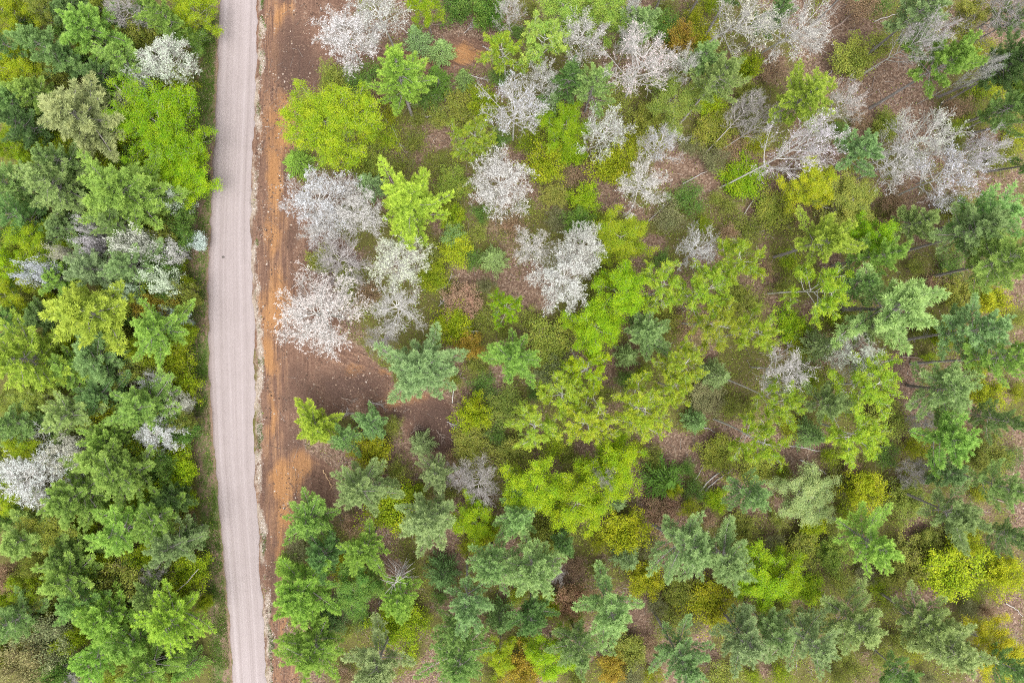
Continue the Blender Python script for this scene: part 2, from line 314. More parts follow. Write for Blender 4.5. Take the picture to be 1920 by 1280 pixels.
# ---------------------------------------------------------------- every plant that stands in the place:
# kind, place of the crown (photo pixels), crown radius, colour, options | label
PLANTS = """
F 22 24 42 li|vivid lime leafy tree filling the upper corner beyond the road
F 88 20 27 ol|dull olive leafy tree between the lime corner tree and a tall pine
P 165 55 56 mg|tall mid-green pine near the forest's upper edge beyond the lime corner tree
P 228 108 45 mg h=16|mid-green pine between the tall upper pine and the silver-leafed tree
P 88 88 47 bg|blue-green pine above the lime tree near the upper corner
P 16 82 36 bg|dim blue-green pine at the picture's edge under the lime corner tree
F 40 128 42 li|lime leafy tree above the pale sage pine
P 135 112 38 dk h=14|dark low pine above the pale sage pine
D 243 22 38 tn b=318,72|bare brown-twigged tree with its grey trunk leaning out beside the roadside lime tree
P 306 18 34 mg|mid-green pine at the upper edge next to the roadside lime tree
F 368 22 42 li|lime leafy tree at the upper edge hugging the gravel road
F 348 76 36 gr h=9|dark green bushy tree above the silver-leafed tree by the road
W 308 110 50 sv|silver-leafed tree beside the road above the huge lime crown
K 264 148 18 sv h=11|tiny silver-leafed sapling at the foot of the larger silver-leafed tree
C 256 172 38 gr h=8|dark green round bush between the silver-leafed tree and the huge lime crown
P 190 135 38 dk h=14|dark pine directly above the pale sage pine's crown
P 140 210 88 sg h=21|large pale sage-green pine beside the huge lime crown
F 302 240 92 vl h=14|huge vivid lime crown, the largest leafy tree beside the road
F 348 325 56 vl h=10|lower vivid lime tree under the huge lime crown at the road verge
C 178 288 36 ol h=8|olive bush tucked between the sage pine and the huge lime crown
F 20 275 34 li|lime tree at the forest's far edge below the sage pine
F 54 304 24 li h=9|small lime sapling next to a lime tree below the sage pine
P 28 225 40 dk|dark pine in the shade beside the sage pine
P 105 300 40 bg|blue-green pine beneath the sage pine's lower edge
P 225 358 80 mg h=21|broad yellow-tipped green pine below the huge lime crown
P 88 352 65 lt h=20|soft blue-green pine next to the broad yellow-tipped pine
P 16 345 47 bg|blue-green pine at the outer edge level with the broad yellow-tipped pine
K 328 374 24 sv h=9|thin silver sapling between the broad yellow-tipped pine and the verge
P 215 415 51 bg h=17|dim blue-green pine showing below the broad yellow-tipped pine
P 20 400 42 bg|blue-green pine beyond the olive-lime tree near the outer edge
C 321 415 26 ol h=6|olive roadside bush above the row of silver-leafed bushes
F 66 446 46 li|olive-lime feathery tree near the outer edge under the soft blue-green pine
F 20 503 36 vl|round vivid lime tree cut by the outer edge beside a silver bush
F 32 556 38 li|flattened deep lime tree beneath the round vivid lime tree
K 175 455 18 wh h=12|small white-leafed bush between two blue-green pines
K 164 428 17 wh h=12|faint white sprig above the small white-leafed bush
K 118 475 17 wh h=13|little white-leafed tuft beside the olive-lime feathery tree
K 82 508 26 wh h=13|sparse white twigs beside the round vivid lime tree
K 262 458 36 sv h=13|silver-leafed bush, longest of the roadside silver bushes
K 318 474 24 sv h=10|silver-green wisp trailing from the longest silver bush toward the road
K 366 452 22 sv h=5|silver shrub standing on the verge against the road edge
P 168 500 51 lt h=17|pale blue-green pine below the small white-leafed bush
P 238 500 54 lt h=17|pale blue-green pine between its twin and the round silver bush
C 333 494 20 li h=5|lime bush by the verge beneath the silver-green wisp
C 345 530 20 li h=5|lime bush by the verge between the round silver bush and the road
K 300 530 30 sv h=11|round silver bush above the orange shrub
K 243 549 19 sv h=11|small silver bush between the yellow-green pine and the orange shrub
C 278 568 32 og h=8|inner half of the long orange shrub beside the road
C 324 577 28 og h=7|orange shrub nearest the road verge, vivid amber
K 328 601 26 sv h=8|thin silver twigs along the lower edge of the orange shrub
P 160 585 88 yg h=21|large yellow-green pine, brightest beside the orange shrub
P 284 615 56 mg h=18|green pine below the orange shrub and beside the yellow-green pine
P 22 590 42 bg h=15|shaded blue-green pine under the flattened deep lime tree
P 78 602 33 bg h=14|dim bluish pine squeezed under the large yellow-green pine
P 44 670 80 yg h=21|yellow-green pine crown at the outer edge below the bluish pine
P 178 675 58 bg h=15|deep blue-green pine below the large yellow-green pine
P 130 695 47 mg h=15|mid-green pine touching the outer yellow-green pine
K 230 706 28 wh h=6|sparse white-budded sapling over a dark reddish hollow
K 292 711 22 wh h=8|small white-flecked bush above the roadside lime shrubs
C 323 668 38 li h=6|lime shrub at the verge below the green pine
C 341 722 36 li h=5|lower lime shrub at the verge below its twin
F 70 752 38 ol|olive-lime tree below the outer yellow-green pine
F 22 755 30 ol h=10|dull olive tree at the outer edge below the yellow-green pine
P 135 776 54 lt h=17|feathery blue-green pine below the olive-lime tree
P 182 738 45 dk h=14|dark pine next to the dark reddish hollow
C 200 775 32 yl h=9|yellow-lime bush between two blue-green pines
P 265 768 61 mg h=17|hazy green pine beside the white-leafed roadside tree
P 30 795 54 bg h=17|blue-green pine at the outer edge above the big white tree
K 337 760 24 wh h=8|upper white-leafed bush near the verge beside the hazy green pine
W 300 808 44 sv h=11|white-leafed roadside tree, widest of the roadside white ones
C 343 812 26 gr h=7|dark green bush between the white-leafed roadside tree and the verge
F 62 838 40 li|lime-green tree just above the big white tree
P 200 826 45 mg h=16|green pine between the yellow-lime bush and the big white tree's level
K 132 846 32 wh h=13|grey-white twiggy tree touching the big white tree
C 258 852 34 yl h=7|golden-lime bush below the white-leafed roadside tree
C 336 848 26 li h=5|lime bush at the verge below the dark green bush
W 68 886 72 wh h=16|big white-leafed tree at the outer edge, whitest beyond the road
F 28 935 36 li h=10|lime tree cut by the edge beneath the big white tree
P 196 868 61 mg h=19|full green pine beside the big white tree
P 140 935 56 mg h=19|green pine under the big white tree's inner edge
P 224 902 61 mg h=20|green pine in the thick of the forest below the golden-lime bush
C 337 884 38 vl h=6|vivid lime-yellow shrub at the verge, upper of the bright pair
C 343 936 30 vl h=5|vivid lime-yellow shrub at the verge, lower of the bright pair
C 351 968 18 tn h=4|small yellow-brown bush under the bright shrub pair on the verge
P 312 935 34 dk h=13|dark blue-green pine hiding behind the bright shrub pair
P 215 1002 67 br h=20|broad bright green pine in the lower forest beyond the road
P 282 975 46 mg h=19|green pine between the broad bright pine and the bright shrub pair
P 319 1030 46 lt h=17|pale blue-green pine above the lime bush with a fallen pole
P 352 1000 26 dk h=9|small dark pine on the verge below the bright shrub pair
F 92 985 52 ol|olive mixed tree below the edge lime tree and big white tree
P 40 1012 61 mg h=18|mid-green pine near the outer edge below the olive mixed tree
C 235 1086 48 ol h=10|olive fuzzy bush beside the grey dead twigs
D 298 1078 28 no h=8|grey dead twig crown between the olive bush and the lime verge bush
C 357 1066 40 li h=6|lime bush at the verge with a pale pole leaning across it
F 52 1102 34 li h=10|lime tree beside the brown dead-leafed bush at the outer edge
P 112 1085 61 mg h=18|green pine between the edge lime tree and the olive fuzzy bush
C 18 1082 32 tn h=8|brown dead-leafed bush at the outer edge
P 150 1130 49 bg h=17|blue-green pine above the grey-olive bush
P 196 1167 54 br h=18|bright-tipped green pine below the olive fuzzy bush
P 312 1165 62 yg h=19 b=375,1112|lime-tipped pine with grey trunks leaning in from the verge
P 240 1200 47 mg h=17|green pine beside the lime-tipped leaning pine
C 100 1190 52 gy h=9|grey-olive bush in the lower outer forest
C 50 1242 54 gy h=9|larger grey-olive bush near the bottom corner
P 172 1238 51 br h=17|bright green pine at the bottom below the grey-olive bush
P 16 1170 47 bg h=17|blue-green pine at the outer edge beside the grey-olive bush
P 260 1262 49 mg h=18|green pine on the bottom edge beside a dead grey twig heap
D 150 1274 28 no h=8|dead grey twig crown on the bottom edge
S 346 1256 30 mg h=8|hazy green young conifer on brown ground by the lower verge
C 383 1130 16 li h=4|little lime bush at the verge under the leaning grey trunks
P 279 1120 38 bg h=15|blue-green pine below the grey dead twig crown
P 118 1040 45 bg h=15|blue-green pine below the olive mixed tree
G 712 22 58 wh h=15|white-budded tree at the upper edge overhanging the dirt
W 648 68 60 wh h=15|white-budded tree below its upper-edge twin, leaning over bare dirt
F 796 14 32 li h=12|lime tree with a thin white trunk on the upper edge
C 860 8 36 gr h=8|dark green bush on the upper edge above the upper dirt track
C 915 22 38 gr h=8|dense green bush at the upper edge next to the slim white tree
G 955 26 28 wh h=15|slim white tree with a visible trunk on the upper edge
P 743 128 60 br h=15 b=772,215|bright green long-armed pine beside the upper dirt track
S 782 72 30 lt h=8|sparse blue-green young conifer at the upper dirt track
S 826 92 28 lt h=6|faint young conifer standing in the middle of the upper dirt track
S 820 146 30 gr h=8|dense dark young conifer below the upper dirt track
S 869 146 22 bg h=7|slim young conifer with bare sticks below the upper dirt track
A 946 102 42 al h=14|lime aspen with white limbs at the end of the upper dirt track
C 622 146 30 ol h=4|thin yellow-olive shrub at the dirt edge above the broad lime tree
F 632 232 92 li h=13|broad lime tree on the edge of the dirt strip
S 557 302 32 br h=5|round bright green young conifer standing out on the dirt strip
C 690 305 40 ol h=4|olive shrub on the inner side below the broad lime tree
A 888 258 44 al h=12|small lime aspen with white stem beside the brush pile
C 868 205 40 ol h=3|low olive shrub between the brush pile and a slim conifer
C 905 190 32 li h=4|lime-olive shrub left of the tall white tree's middle
G 962 205 62 wh h=19|tall white tree with a straight bright trunk, upper middle
W 942 332 64 pk h=15|round white-grey tree directly below the tall straight-trunked one
W 598 372 66 pk h=14|pinkish white tree reaching over the dirt strip
G 605 425 46 pk h=12|lower crown of pinkish white twigs over the dirt strip
W 676 396 50 wh h=14|white-budded tree between the pinkish tree and the bright yellow-tipped pine
P 764 386 72 yg h=18|bright yellow-tipped pine right beside the white-budded trees
S 690 345 30 lt h=9|pale blue-green young conifer above the bright yellow-tipped pine
C 852 402 28 li h=5|lime bush at the inner foot of the bright yellow-tipped pine
C 850 345 38 ol h=3|olive shrub above the bright yellow-tipped pine's inner edge
C 850 440 26 bg h=4|blue-green low bush below the lime bush by the yellow-tipped pine
D 640 482 56 no h=12|bare grey-brown tree between pinkish and white crowns at the dirt edge
W 747 494 56 wh h=15|round white tree above the pair of dirt-edge white crowns
W 611 592 82 wh h=14|widest white tree, bulging over the dirt strip
G 748 582 56 pk h=13|greyish white tree next to the widest white tree
D 714 634 34 no h=9|bare grey twigs below the greyish white tree
C 604 490 30 ol h=3|yellow-olive shrub under the bare grey-brown tree
C 652 518 26 ol h=3|olive-lime shrub between the bare tree and the widest white tree
P 789 690 70 lt h=15|star-shaped blue-green pine over the lower dirt spur
S 927 485 30 lt h=8|pale star-like young conifer on purple-brown litter
C 865 566 38 tn h=4|tan shrub above the vivid orange-yellow bush
C 852 608 42 li h=5|lime shrub with a bare white twig beside the orange-yellow bush
C 880 647 30 og h=5|vivid orange-yellow round bush in the middle clearing
A 951 577 34 vl h=14|lime aspen with white twigs above the mid-green pine
P 965 674 54 mg h=16|mid-green drooping pine in the centre between litter paths
C 888 776 38 li h=7|lime bush where the lower dirt spur ends
P 591 803 44 yg h=9|yellow-green pine standing at the lower edge of the dirt spur
P 645 826 34 bg h=9|blue-green pine beside the yellow-green one below the dirt spur
P 697 794 32 bg h=9|blue-green pine on the edge of the lower dirt spur
C 700 850 44 yl h=6|yellow-lime bush below the two blue-green dirt-spur pines
S 789 834 27 gg h=6|grey-green young conifer at the lower bank of the dirt spur
C 880 832 36 ol h=3|olive shrub below the lime bush where the spur ends
C 855 470 34 yl h=4|yellow-olive shrub above the purple-brown litter
C 812 522 34 li h=4|lime shrub beside the round white tree
P 668 920 54 lt h=15|blue-green pine below the yellow-lime bush near the dirt strip
P 816 893 36 lt h=13|pale star-shaped pine above the large blue-green star pine
C 738 950 56 li h=6|yellow-green bushy sapling between two blue-green pines
P 808 979 62 lt h=16|large blue-green star pine in the lower middle
D 896 904 44 no h=9|bare tan twiggy tree beside the lime bush
D 862 892 30 tn h=8|thin bare tan sapling next to the bare twiggy tree
F 890 972 44 vl h=8|lime bush below the bare tan twigs
C 908 1000 32 yl h=5|yellow skirt bush at the lower edge of the lime one
P 574 978 50 mg h=12|mid-green pine reaching over the dirt strip, lower half
P 678 1028 44 br h=15|bright green pine above the deep lime tree
C 656 1062 34 yl h=5|yellow bush beside the deep lime tree
F 668 1104 50 gr h=9|deep grass-green tree below the yellow bush
P 602 1048 42 dk h=13|dark blue-green pine at the dirt strip's lower end
S 534 1064 28 br h=6|small bright conifer at the dirt strip's lower end
P 570 1116 62 br h=15|full bright green pine at the edge of the dirt strip
S 828 1080 36 dk h=8|dark young conifer in the lower middle
P 752 1129 46 br h=15|light green pine under the grey snag with bare branches
C 742 1172 48 li h=5|yellow-green bush beneath the light green snag pine
P 917 1058 50 lt h=17|hazy blue-green pine left of the tall twin
P 873 1134 50 lt h=18 b=876,1035|pale green pine below the hazy blue-green pine
P 858 1182 42 bg h=16|blue-green pine between the pale green pine and the bottom row
P 584 1224 64 mg h=15|mid-green pine at the bottom beside the dirt strip
P 706 1246 64 gg h=17|grey-green pine on the bottom edge
P 860 1248 64 bg h=17|blue-green pine on the bottom edge under the pale green pine
C 612 1160 38 dk h=6|dark green bush under the full bright pine by the dirt
S 938 1162 34 dk h=8|dark conifer below the hazy blue-green pine
F 937 1226 34 li h=9|lime leafy tree on the bottom edge in the middle
F 1050 25 52 br h=14|fresh green tree at the upper edge by the white-limbed aspen
A 1018 76 48 br h=16|green aspen with blue-white limbs near the upper edge
F 1132 32 48 br h=14|fresh green tree at the upper edge above the white twig tree
P 1198 42 42 lt h=14|soft pale green pine at the upper edge
G 1100 78 48 wh h=16|white twig tree between the two fresh green trees
W 1180 22 20 wh h=15|small white tuft on the upper edge pine
G 1172 86 28 pk h=14|thin pale sapling under the soft pale green pine
P 1112 160 42 lt h=15|blue-green pine below the white twig tree
P 1068 150 38 dk h=14|dark blue-green pine beside the lime shrub and white twig tree
G 1202 124 72 wh h=19|broad white tree with forked trunk, upper middle
G 1279 128 32 wh h=15|smaller white tree beside the orange-yellow shrub
C 1275 70 32 og h=6|orange-yellow shrub near the upper edge
C 1243 55 32 gr h=5|dark green bush beside the upper orange-yellow shrub
G 1393 40 62 wh h=20 b=1312,90|white tree on the upper edge with a long slanting pale trunk
P 1322 112 34 lt h=15|pale blue-green pine beside the smaller white tree
P 1352 142 44 lt h=18 b=1268,240|blue-green pine with a long grey trunk over leaf litter
C 1400 125 30 li h=7|tall lime bush beside the long-trunked blue-green pine
C 1408 180 28 ol h=4|lime-olive shrub under the bright sunlit pine
F 1258 190 52 ol h=9|dense olive leafy tree in the upper middle
C 1214 226 34 ol h=5|olive bush below the broad white forked tree
G 1020 160 34 wh h=14|sparse white sapling beside the tall straight-trunked white tree
S 1032 197 28 lt h=9|pale blue-green conifer beside the tall straight white tree
F 1060 238 48 vl h=8|lime tree between the tall white tree and the forked white one
C 1072 288 30 vl h=5|vivid lime shrub under the lime tree
G 1131 248 48 wh h=16|white tree with a thick pale trunk among yellow shrubs
C 1025 310 42 yl h=6|yellow shrub beside the round white-grey tree
C 1152 310 46 yl h=7|yellow leafy shrub under the thick-trunked white tree
G 1239 278 42 pk h=15|pale leaning tree above the litter path
G 1205 342 54 wh h=13|white-grey tree standing on the purple-brown litter path
C 1098 372 34 li h=4|lime shrub beside the litter path
C 1040 368 28 ol h=3|yellow-olive shrub near the litter path below the yellow shrub
C 1085 415 30 gr h=4|dark green shrub on the litter path
C 1120 425 26 ol h=3|olive shrub on the litter path above the yellow-green tree
C 1395 340 46 vl h=3|lime ground shrub beneath slanting pale trunks
C 1340 240 44 ol h=3|olive shrub beside slanting trunks in the upper half
C 1330 190 36 li h=3|lime shrub below the long-trunked blue-green pine
D 1412 192 30 tn b=1322,288|slanting bare tree with an orange-tipped crown
D 1440 222 24 no b=1338,290|slanting bare grey pole of a tree beside the orange-tipped one
G 1497 57 66 pk h=19 b=1418,105|pinkish white twig tree near the upper edge over bare litter
P 1452 22 32 lt h=17|pale green pine beside the pinkish white twig tree
P 1725 22 56 lt h=20|pale green pine at the upper edge over brown litter
F 1802 42 42 ol h=12|olive-lime tree at the upper edge between pine and grey twigs
D 1868 30 56 no h=17 b=1800,72|bare grey twiggy tree in the far upper corner
G 1722 76 42 pk h=20 b=1596,152|pale tree with a long thin trunk over brown litter
C 1600 112 46 ol h=5|olive-green shrub on brown litter in the upper reach
P 1772 122 60 mg h=20 b=1630,204|green pine with a long grey trunk across brown litter
P 1508 183 60 yg h=17|bright sunlit yellow-green pine by the pinkish sapling
G 1584 195 38 pk h=14|pinkish white sapling beside the bright yellow-green pine
G 1828 132 24 wh h=18|small white crown next to dark slanting trunks
G 1500 280 60 wh h=22 b=1350,352|white tree with a very long pale trunk leaning across the clearing
P 1618 287 44 lt h=16|pale green pine beside the largest white thicket
G 1728 262 66 pk h=17|pink-grey tree, upper one of the largest white thicket
G 1768 335 64 pk h=17|whitish tree, lower one of the largest white thicket
G 1682 300 56 pk h=15|grey-white tree, inner one of the largest white thicket
G 1835 300 44 pk h=19|outer wispy tree of the largest white thicket
F 1517 352 48 yl h=9|brilliant yellow leafy tree below the long-trunked white tree
F 1592 386 58 ol h=9|olive-grey leafy tree below the brilliant yellow one
P 1872 402 64 lt h=19|blue-green pine below the white thicket near the outer edge
P 1905 118 40 dk h=20|dark pine on the upper outer edge
P 1893 205 38 bg h=21|blue-green pine on the outer edge over mossy ground
P 1726 412 40 lt h=15|hazy green pine below the lower white thicket tree
C 1800 395 30 ol h=4|yellow-olive shrub below the white thicket
P 1910 20 34 gg h=18|grey-green pine in the far upper corner edge
C 1660 235 30 ol h=3|low olive shrub on brown litter above the white thicket
C 1450 395 42 ol h=3|olive shrub on the litter slope below the white leaning tree
G 1000 462 44 pk h=10|pinkish bare tree at the end of the litter path
W 1090 462 46 wh h=14|white tree, upper half of the central white pair
W 1058 515 60 wh h=14|white-pink tree, lower half of the central white pair
F 1163 452 54 li h=8|yellow-green tree beside the central white pair
G 1313 472 44 wh h=13|white tree above the row of lime aspens
A 1387 490 50 al h=16|lime aspen above the blue-green tuft near the litter slope
F 1168 550 56 vl h=14|vivid lime tree, first of the central lime row
A 1242 546 46 al h=15|lime aspen between the vivid lime tree and another aspen
A 1322 546 54 al h=16|lime aspen with pale limbs at the outer end of the central lime row
F 1117 616 52 vl h=12|vivid lime round tree below the central white pair
P 1215 627 46 lt h=14|blue-green pine ringed by lime aspens
S 1180 668 26 lt h=8|pale young conifer under the aspen-ringed pine
A 1346 612 46 al h=17 b=1268,605|lime aspen outward of the aspen-ringed pine
A 1417 627 42 al h=17|lime aspen with white limbs beside the pinkish white tree
C 1030 640 54 ol h=5|large olive shrub beside the drooping central pine
C 1036 695 38 gy h=4|grey-olive shrub below the large olive one
A 1102 695 44 vl h=12|lime aspen with a white dead branch in the centre
A 1280 680 46 al h=16|lime aspen with forked white limbs below the aspen-ringed pine
A 1268 726 40 al h=15|lime aspen with a long white bough in the centre
S 1345 706 32 gg h=10|grey-green young conifer between lime aspens
A 1202 766 56 al h=16|rounded lime aspen above the bare litter patch
A 1054 745 46 al h=14|lime aspen above a pair of sprawling aspens
A 1100 790 52 al h=15|sprawling lime aspen in the lower centre
A 1001 802 46 al h=14|lime aspen nearest the olive shrub below the drooping pine
S 1306 790 26 bg h=6|small blue-green conifer at the edge of the bare litter patch
C 1322 745 36 gy h=3|thin grey-olive shrub between aspens and the bare litter
A 1420 822 52 al h=16 b=1338,785|pale lime aspen with radiating limbs beside the litter patch
F 1157 846 34 vl h=11|small vivid lime tree touching the lower lime cluster
C 1240 600 34 ol h=4|olive shrub under the central lime row
C 950 760 40 ol h=3|olive undergrowth shrub below the drooping central pine
C 960 850 40 ol h=4|olive shrub above the lower lime cluster
P 1550 455 58 yg h=18 b=1452,482|yellow-green pine with a grey trunk next to a lime tree
F 1630 446 42 vl h=12|lime tree between the yellow-green pine and a small pine
P 1662 476 38 mg h=18 b=1560,498|small bright green pine beside the lime tree
A 1537 546 54 al h=17 b=1440,550|pale-limbed lime aspen above a mossy patch
P 1674 568 88 lt h=20|largest blue-green pine in the outer half
P 1615 525 38 bg h=16|blue-green pine between the pale-limbed aspen and the largest pine
P 1878 490 64 mg h=21 b=1738,520|tall pine with a long dark trunk near the outer edge
P 1832 432 52 lt h=20 b=1700,470|blue-green pine above the long dark trunk
C 1862 562 34 yl h=5|yellow shrub below the tall dark-trunked pine
C 1795 552 40 ol h=4|olive shrub beside the largest blue-green pine
P 1838 616 62 lt h=19 b=1690,638|layered blue-green pine near the outer edge
P 1888 665 56 mg h=20 b=1706,682|green pine on the outer edge below the layered one
S 1540 650 36 lt h=11|light young conifer above the white twig ball
W 1597 668 48 wh h=14|sparse white twig ball over a blue-green bush
C 1622 685 26 bg h=6|blue-green bush beneath the sparse white twig ball
G 1460 694 50 pk h=15|pinkish white tree between two lime aspens
A 1628 728 62 al h=17|lime aspen with drooping sprays below the white twig ball
A 1467 756 42 al h=16 b=1360,710|lime aspen under the pinkish white tree
P 1551 762 42 lt h=15|blue-green pine below the drooping-spray aspen
P 1783 731 62 lt h=18 b=1700,722|soft green pine with a visible trunk on pink litter
C 1852 738 34 yl h=5|yellow-olive shrub beside the soft green pine
D 1719 784 28 no h=7|white dead twig crown on the pink litter
S 1520 815 32 bg h=8|blue-green young conifer on brown litter
A 1610 812 56 al h=16|pale lime aspen with a yellow base
C 1662 792 44 ol h=4|fine olive shrub beside the white dead twigs
P 1783 826 58 mg h=18 b=1690,802|mid-green pine below the white dead twigs
P 1890 782 34 bg h=16|blue-green pine at the outer edge below yellow-olive shrubs
C 1768 630 30 li h=5|slim lime bush beside the layered blue-green pine
P 1640 610 30 lt h=15|pale lower tuft pine under the largest blue-green pine
C 1380 560 34 ol h=4|olive shrub at the outer end of the central lime row
C 1480 610 36 vl h=3|mossy lime shrub between aspens
F 1000 908 56 vl h=12|vivid lime tree, inner one of the lower lime cluster
F 1148 876 58 vl h=14|vivid lime tree carrying a white dead top
F 1085 936 62 vl h=13|vivid lime tree, largest of the lower lime cluster
D 1132 880 26 wh h=15|white dead treetop poking through the vivid lime crown
P 973 974 44 lt h=15|pale blue-green pine under the inner lime cluster tree
S 1156 940 26 gg h=9|grey-green young conifer on the lime cluster's lower rim
C 1168 994 48 yl h=7|yellow flecked tall bush below the lime cluster
C 1032 1000 46 ol h=6|dark olive bush below the largest lime cluster tree
P 1004 1066 62 lt h=18|large pale blue-green pine with layered plumes, lower centre
P 1060 1020 28 bg h=12|small blue-green pine beside the dark olive bush
S 1176 1050 30 lt h=8|blue-green young conifer under the yellow flecked bush
C 1206 1088 36 yl h=5|bright yellow feathery bush above the wide pine
P 1292 1028 66 lt h=19 b=1212,975|wide frosty pine with a grey trunk showing
P 1372 1050 70 lt h=19|frosty pine fused with the wide trunk-showing one
P 1413 932 42 lt h=15 b=1360,888|pale blue-green pine with grey stubs on the litter
F 1430 1082 56 vl h=11|lime tree beside the frosty pine pair
C 1330 1126 54 yl h=5|yellow-green bush with orange flecks below the frosty pair
C 1275 1110 36 ol h=4|olive-lime shrub below the wide frosty pine
P 1148 1146 62 lt h=18 b=1118,1078|blue-green star pine with a dark trunk above the bottom row
D 1040 1070 26 tn h=8|thin bare brown sapling beside the layered pale pine
C 1074 1120 38 tn h=6|rusty orange-brown bush beside the blue-green star pine
C 1036 1130 24 yl h=5|small yellow bush next to the rusty one
P 1090 1222 50 lt h=16 b=1068,1155|blue-green pine on the bottom edge between lime and orange bushes
F 1037 1228 48 vl h=10|vivid lime tree on the bottom edge
P 1000 1160 40 dk h=14|dark blue-green pine above the bottom-edge vivid lime tree
C 980 1254 40 og h=6|orange bush on the bottom edge
C 1146 1250 30 og h=5|orange-yellow bush on the bottom edge beside a blue-green pine
P 1279 1236 54 lt h=17 b=1222,1140|pale pine with a slanting dark trunk on the bottom edge
P 1402 1203 60 lt h=17|pale frosty pine on the bottom edge below the yellow-green bush
S 1246 900 44 gr h=9|dark green conifer bush on the bare litter
C 1256 912 16 yl h=10|small yellow tuft on the dark green conifer bush
C 1240 962 40 tn h=3|tan thin shrub on litter above the wide frosty pine
C 1342 938 26 vl h=2.5|bright lime shrub beside the crossed logs
C 1182 1216 34 ol h=4|olive shrub among the bottom-edge pines
C 1350 850 40 ol h=3|olive shrub above the crossed logs
C 1390 990 34 ol h=3|olive shrub below the grey-stubbed pale pine
C 1618 914 44 yl h=6|yellow-lime tall bush in the lower outer forest
F 1510 930 54 gg h=8|grey-olive leafy tree beside the yellow-lime tall bush
C 1522 986 30 li h=4|lime shrub under the grey-olive leafy tree
P 1638 1010 60 mg h=18|green pine beneath the yellow-lime tall bush
P 1788 958 58 gg h=18|soft grey-green pine in the lower outer forest
P 1898 918 44 lt h=18|blue-green pine on the outer edge, lower half
C 1692 1062 50 ol h=6|olive-yellow bush below the green pine
C 1770 1072 62 yl h=7|large yellow bush with orange leaves, lower outer corner
C 1882 1076 38 yl h=6|yellow bush near the outer edge beside the large yellow one
C 1804 1010 34 yl h=6|small yellow bush above the large yellow one
C 1838 1050 40 li h=4|lime shrub between the yellow bushes
F 1462 1075 46 vl h=10|lime tree merging with its twin beside the frosty pair
C 1512 1102 36 li h=4|lime shrub below the twin lime trees
C 1500 1036 44 ol h=4|yellow-olive shrub above the lime shrub
P 1608 1172 62 gg h=17|grey-green pine in the bottom row with dead twigs
P 1525 1214 58 lt h=17|light green pine in the bottom row below the lime shrub
P 1452 1192 38 lt h=16|blue-green pine between two pale bottom-row pines
P 1735 1168 50 gg h=16|hazy grey-green pine above the bottom corner pine
P 1792 1216 66 lt h=18|big light green pine beside the bottom yellow tree
F 1863 1214 54 yl h=9|bright yellow tree in the bottom outer corner
D 1710 884 30 wh h=9|white dead branch crown lying over litter
P 1892 1012 32 bg h=17|blue-green pine at the outer edge above a yellow bush
P 1692 1262 38 bg h=17|dim blue-green pine on the bottom edge
P 1905 1265 32 bg h=17|blue-green pine in the extreme bottom corner
C 1420 880 36 ol h=3|olive shrub above the grey-stubbed pale pine
P 1790 890 34 bg h=14|blue-green pine between mid-green and grey-green pines
C 1700 935 40 ol h=4|olive shrub beneath the white dead branch crown
C 1560 1040 34 ol h=4|yellow-brown shrub beside the green pine
C 1850 860 40 ol h=5|grey-olive shrub near the outer edge above its pine
C 1740 1010 28 ol h=3|olive shrub between the green and grey-green pines
P 1965 92 52 dk h=24 b=1757,183|dark pine beyond the upper outer edge whose grey trunk crosses mossy ground
P 1985 165 46 mg h=23 b=1800,234|green pine at the outer edge on the upper of two parallel grey trunks
P 1990 210 46 bg h=23 b=1812,252|blue-green pine at the outer edge on the lower of two parallel grey trunks
P 1985 300 44 bg h=21 b=1848,322|pine at the outer edge with a thin trunk below the mossy ground
P 1262 -55 44 lt h=20 b=1225,26|pine cut off by the upper edge, its trunk above the dark green bush
P 1342 -62 44 lt h=21 b=1284,40|pine cut off by the upper edge, its trunk beside the orange-yellow shrub
P 1408 -82 46 dk h=23 b=1313,84|pine cut off by the upper edge on a thick dark trunk
P 1636 -62 44 lt h=23 b=1522,48|pine cut off by the upper edge with its trunk over brown litter
P 20 190 49 bg h=15|blue-green pine at the outer edge beside the lime tree above the sage pine
P 122 430 45 bg h=14|low blue-green pine beside the faint white sprig
P 108 515 40 mg h=13|low green pine between the round vivid lime tree and the white-leafed bush
P 128 20 45 dk h=12|low dark pine on the upper edge beside the dull olive tree
P 200 20 42 ol h=12|olive-tinged pine on the upper edge beside the bare brown-twigged tree
P 60 170 45 mg h=15|green pine directly above the sage pine's outer side
"""
# ---------------------------------------------------------------- the ground: one sheet out to the horizon, with soil kinds by place
def px2w(px, py, h=0.): k = MPP * (1 - h / CAMH); return np.array([(px - 960) * k, (640 - py) * k])
def vnoise(x, y, seed, octaves=4):
    """smooth value noise"""
    rg = np.random.default_rng(seed); g = rg.random((256, 256)); out = np.zeros_like(x); amp = 1.; tot = 0
    for o in range(octaves):
        xf = x * 2 ** o + 17.3 * o; yf = y * 2 ** o + 5.1 * o; xi = np.floor(xf).astype(int); yi = np.floor(yf).astype(int)
        u = xf - xi; v = yf - yi; u = u * u * (3 - 2 * u); v = v * v * (3 - 2 * v)
        G = lambda a, b: g[a % 256, b % 256]
        out += amp * ((G(xi, yi) * (1 - u) + G(xi + 1, yi) * u) * (1 - v) + (G(xi, yi + 1) * (1 - u) + G(xi + 1, yi + 1) * u) * v); tot += amp; amp *= .55
    return out / tot
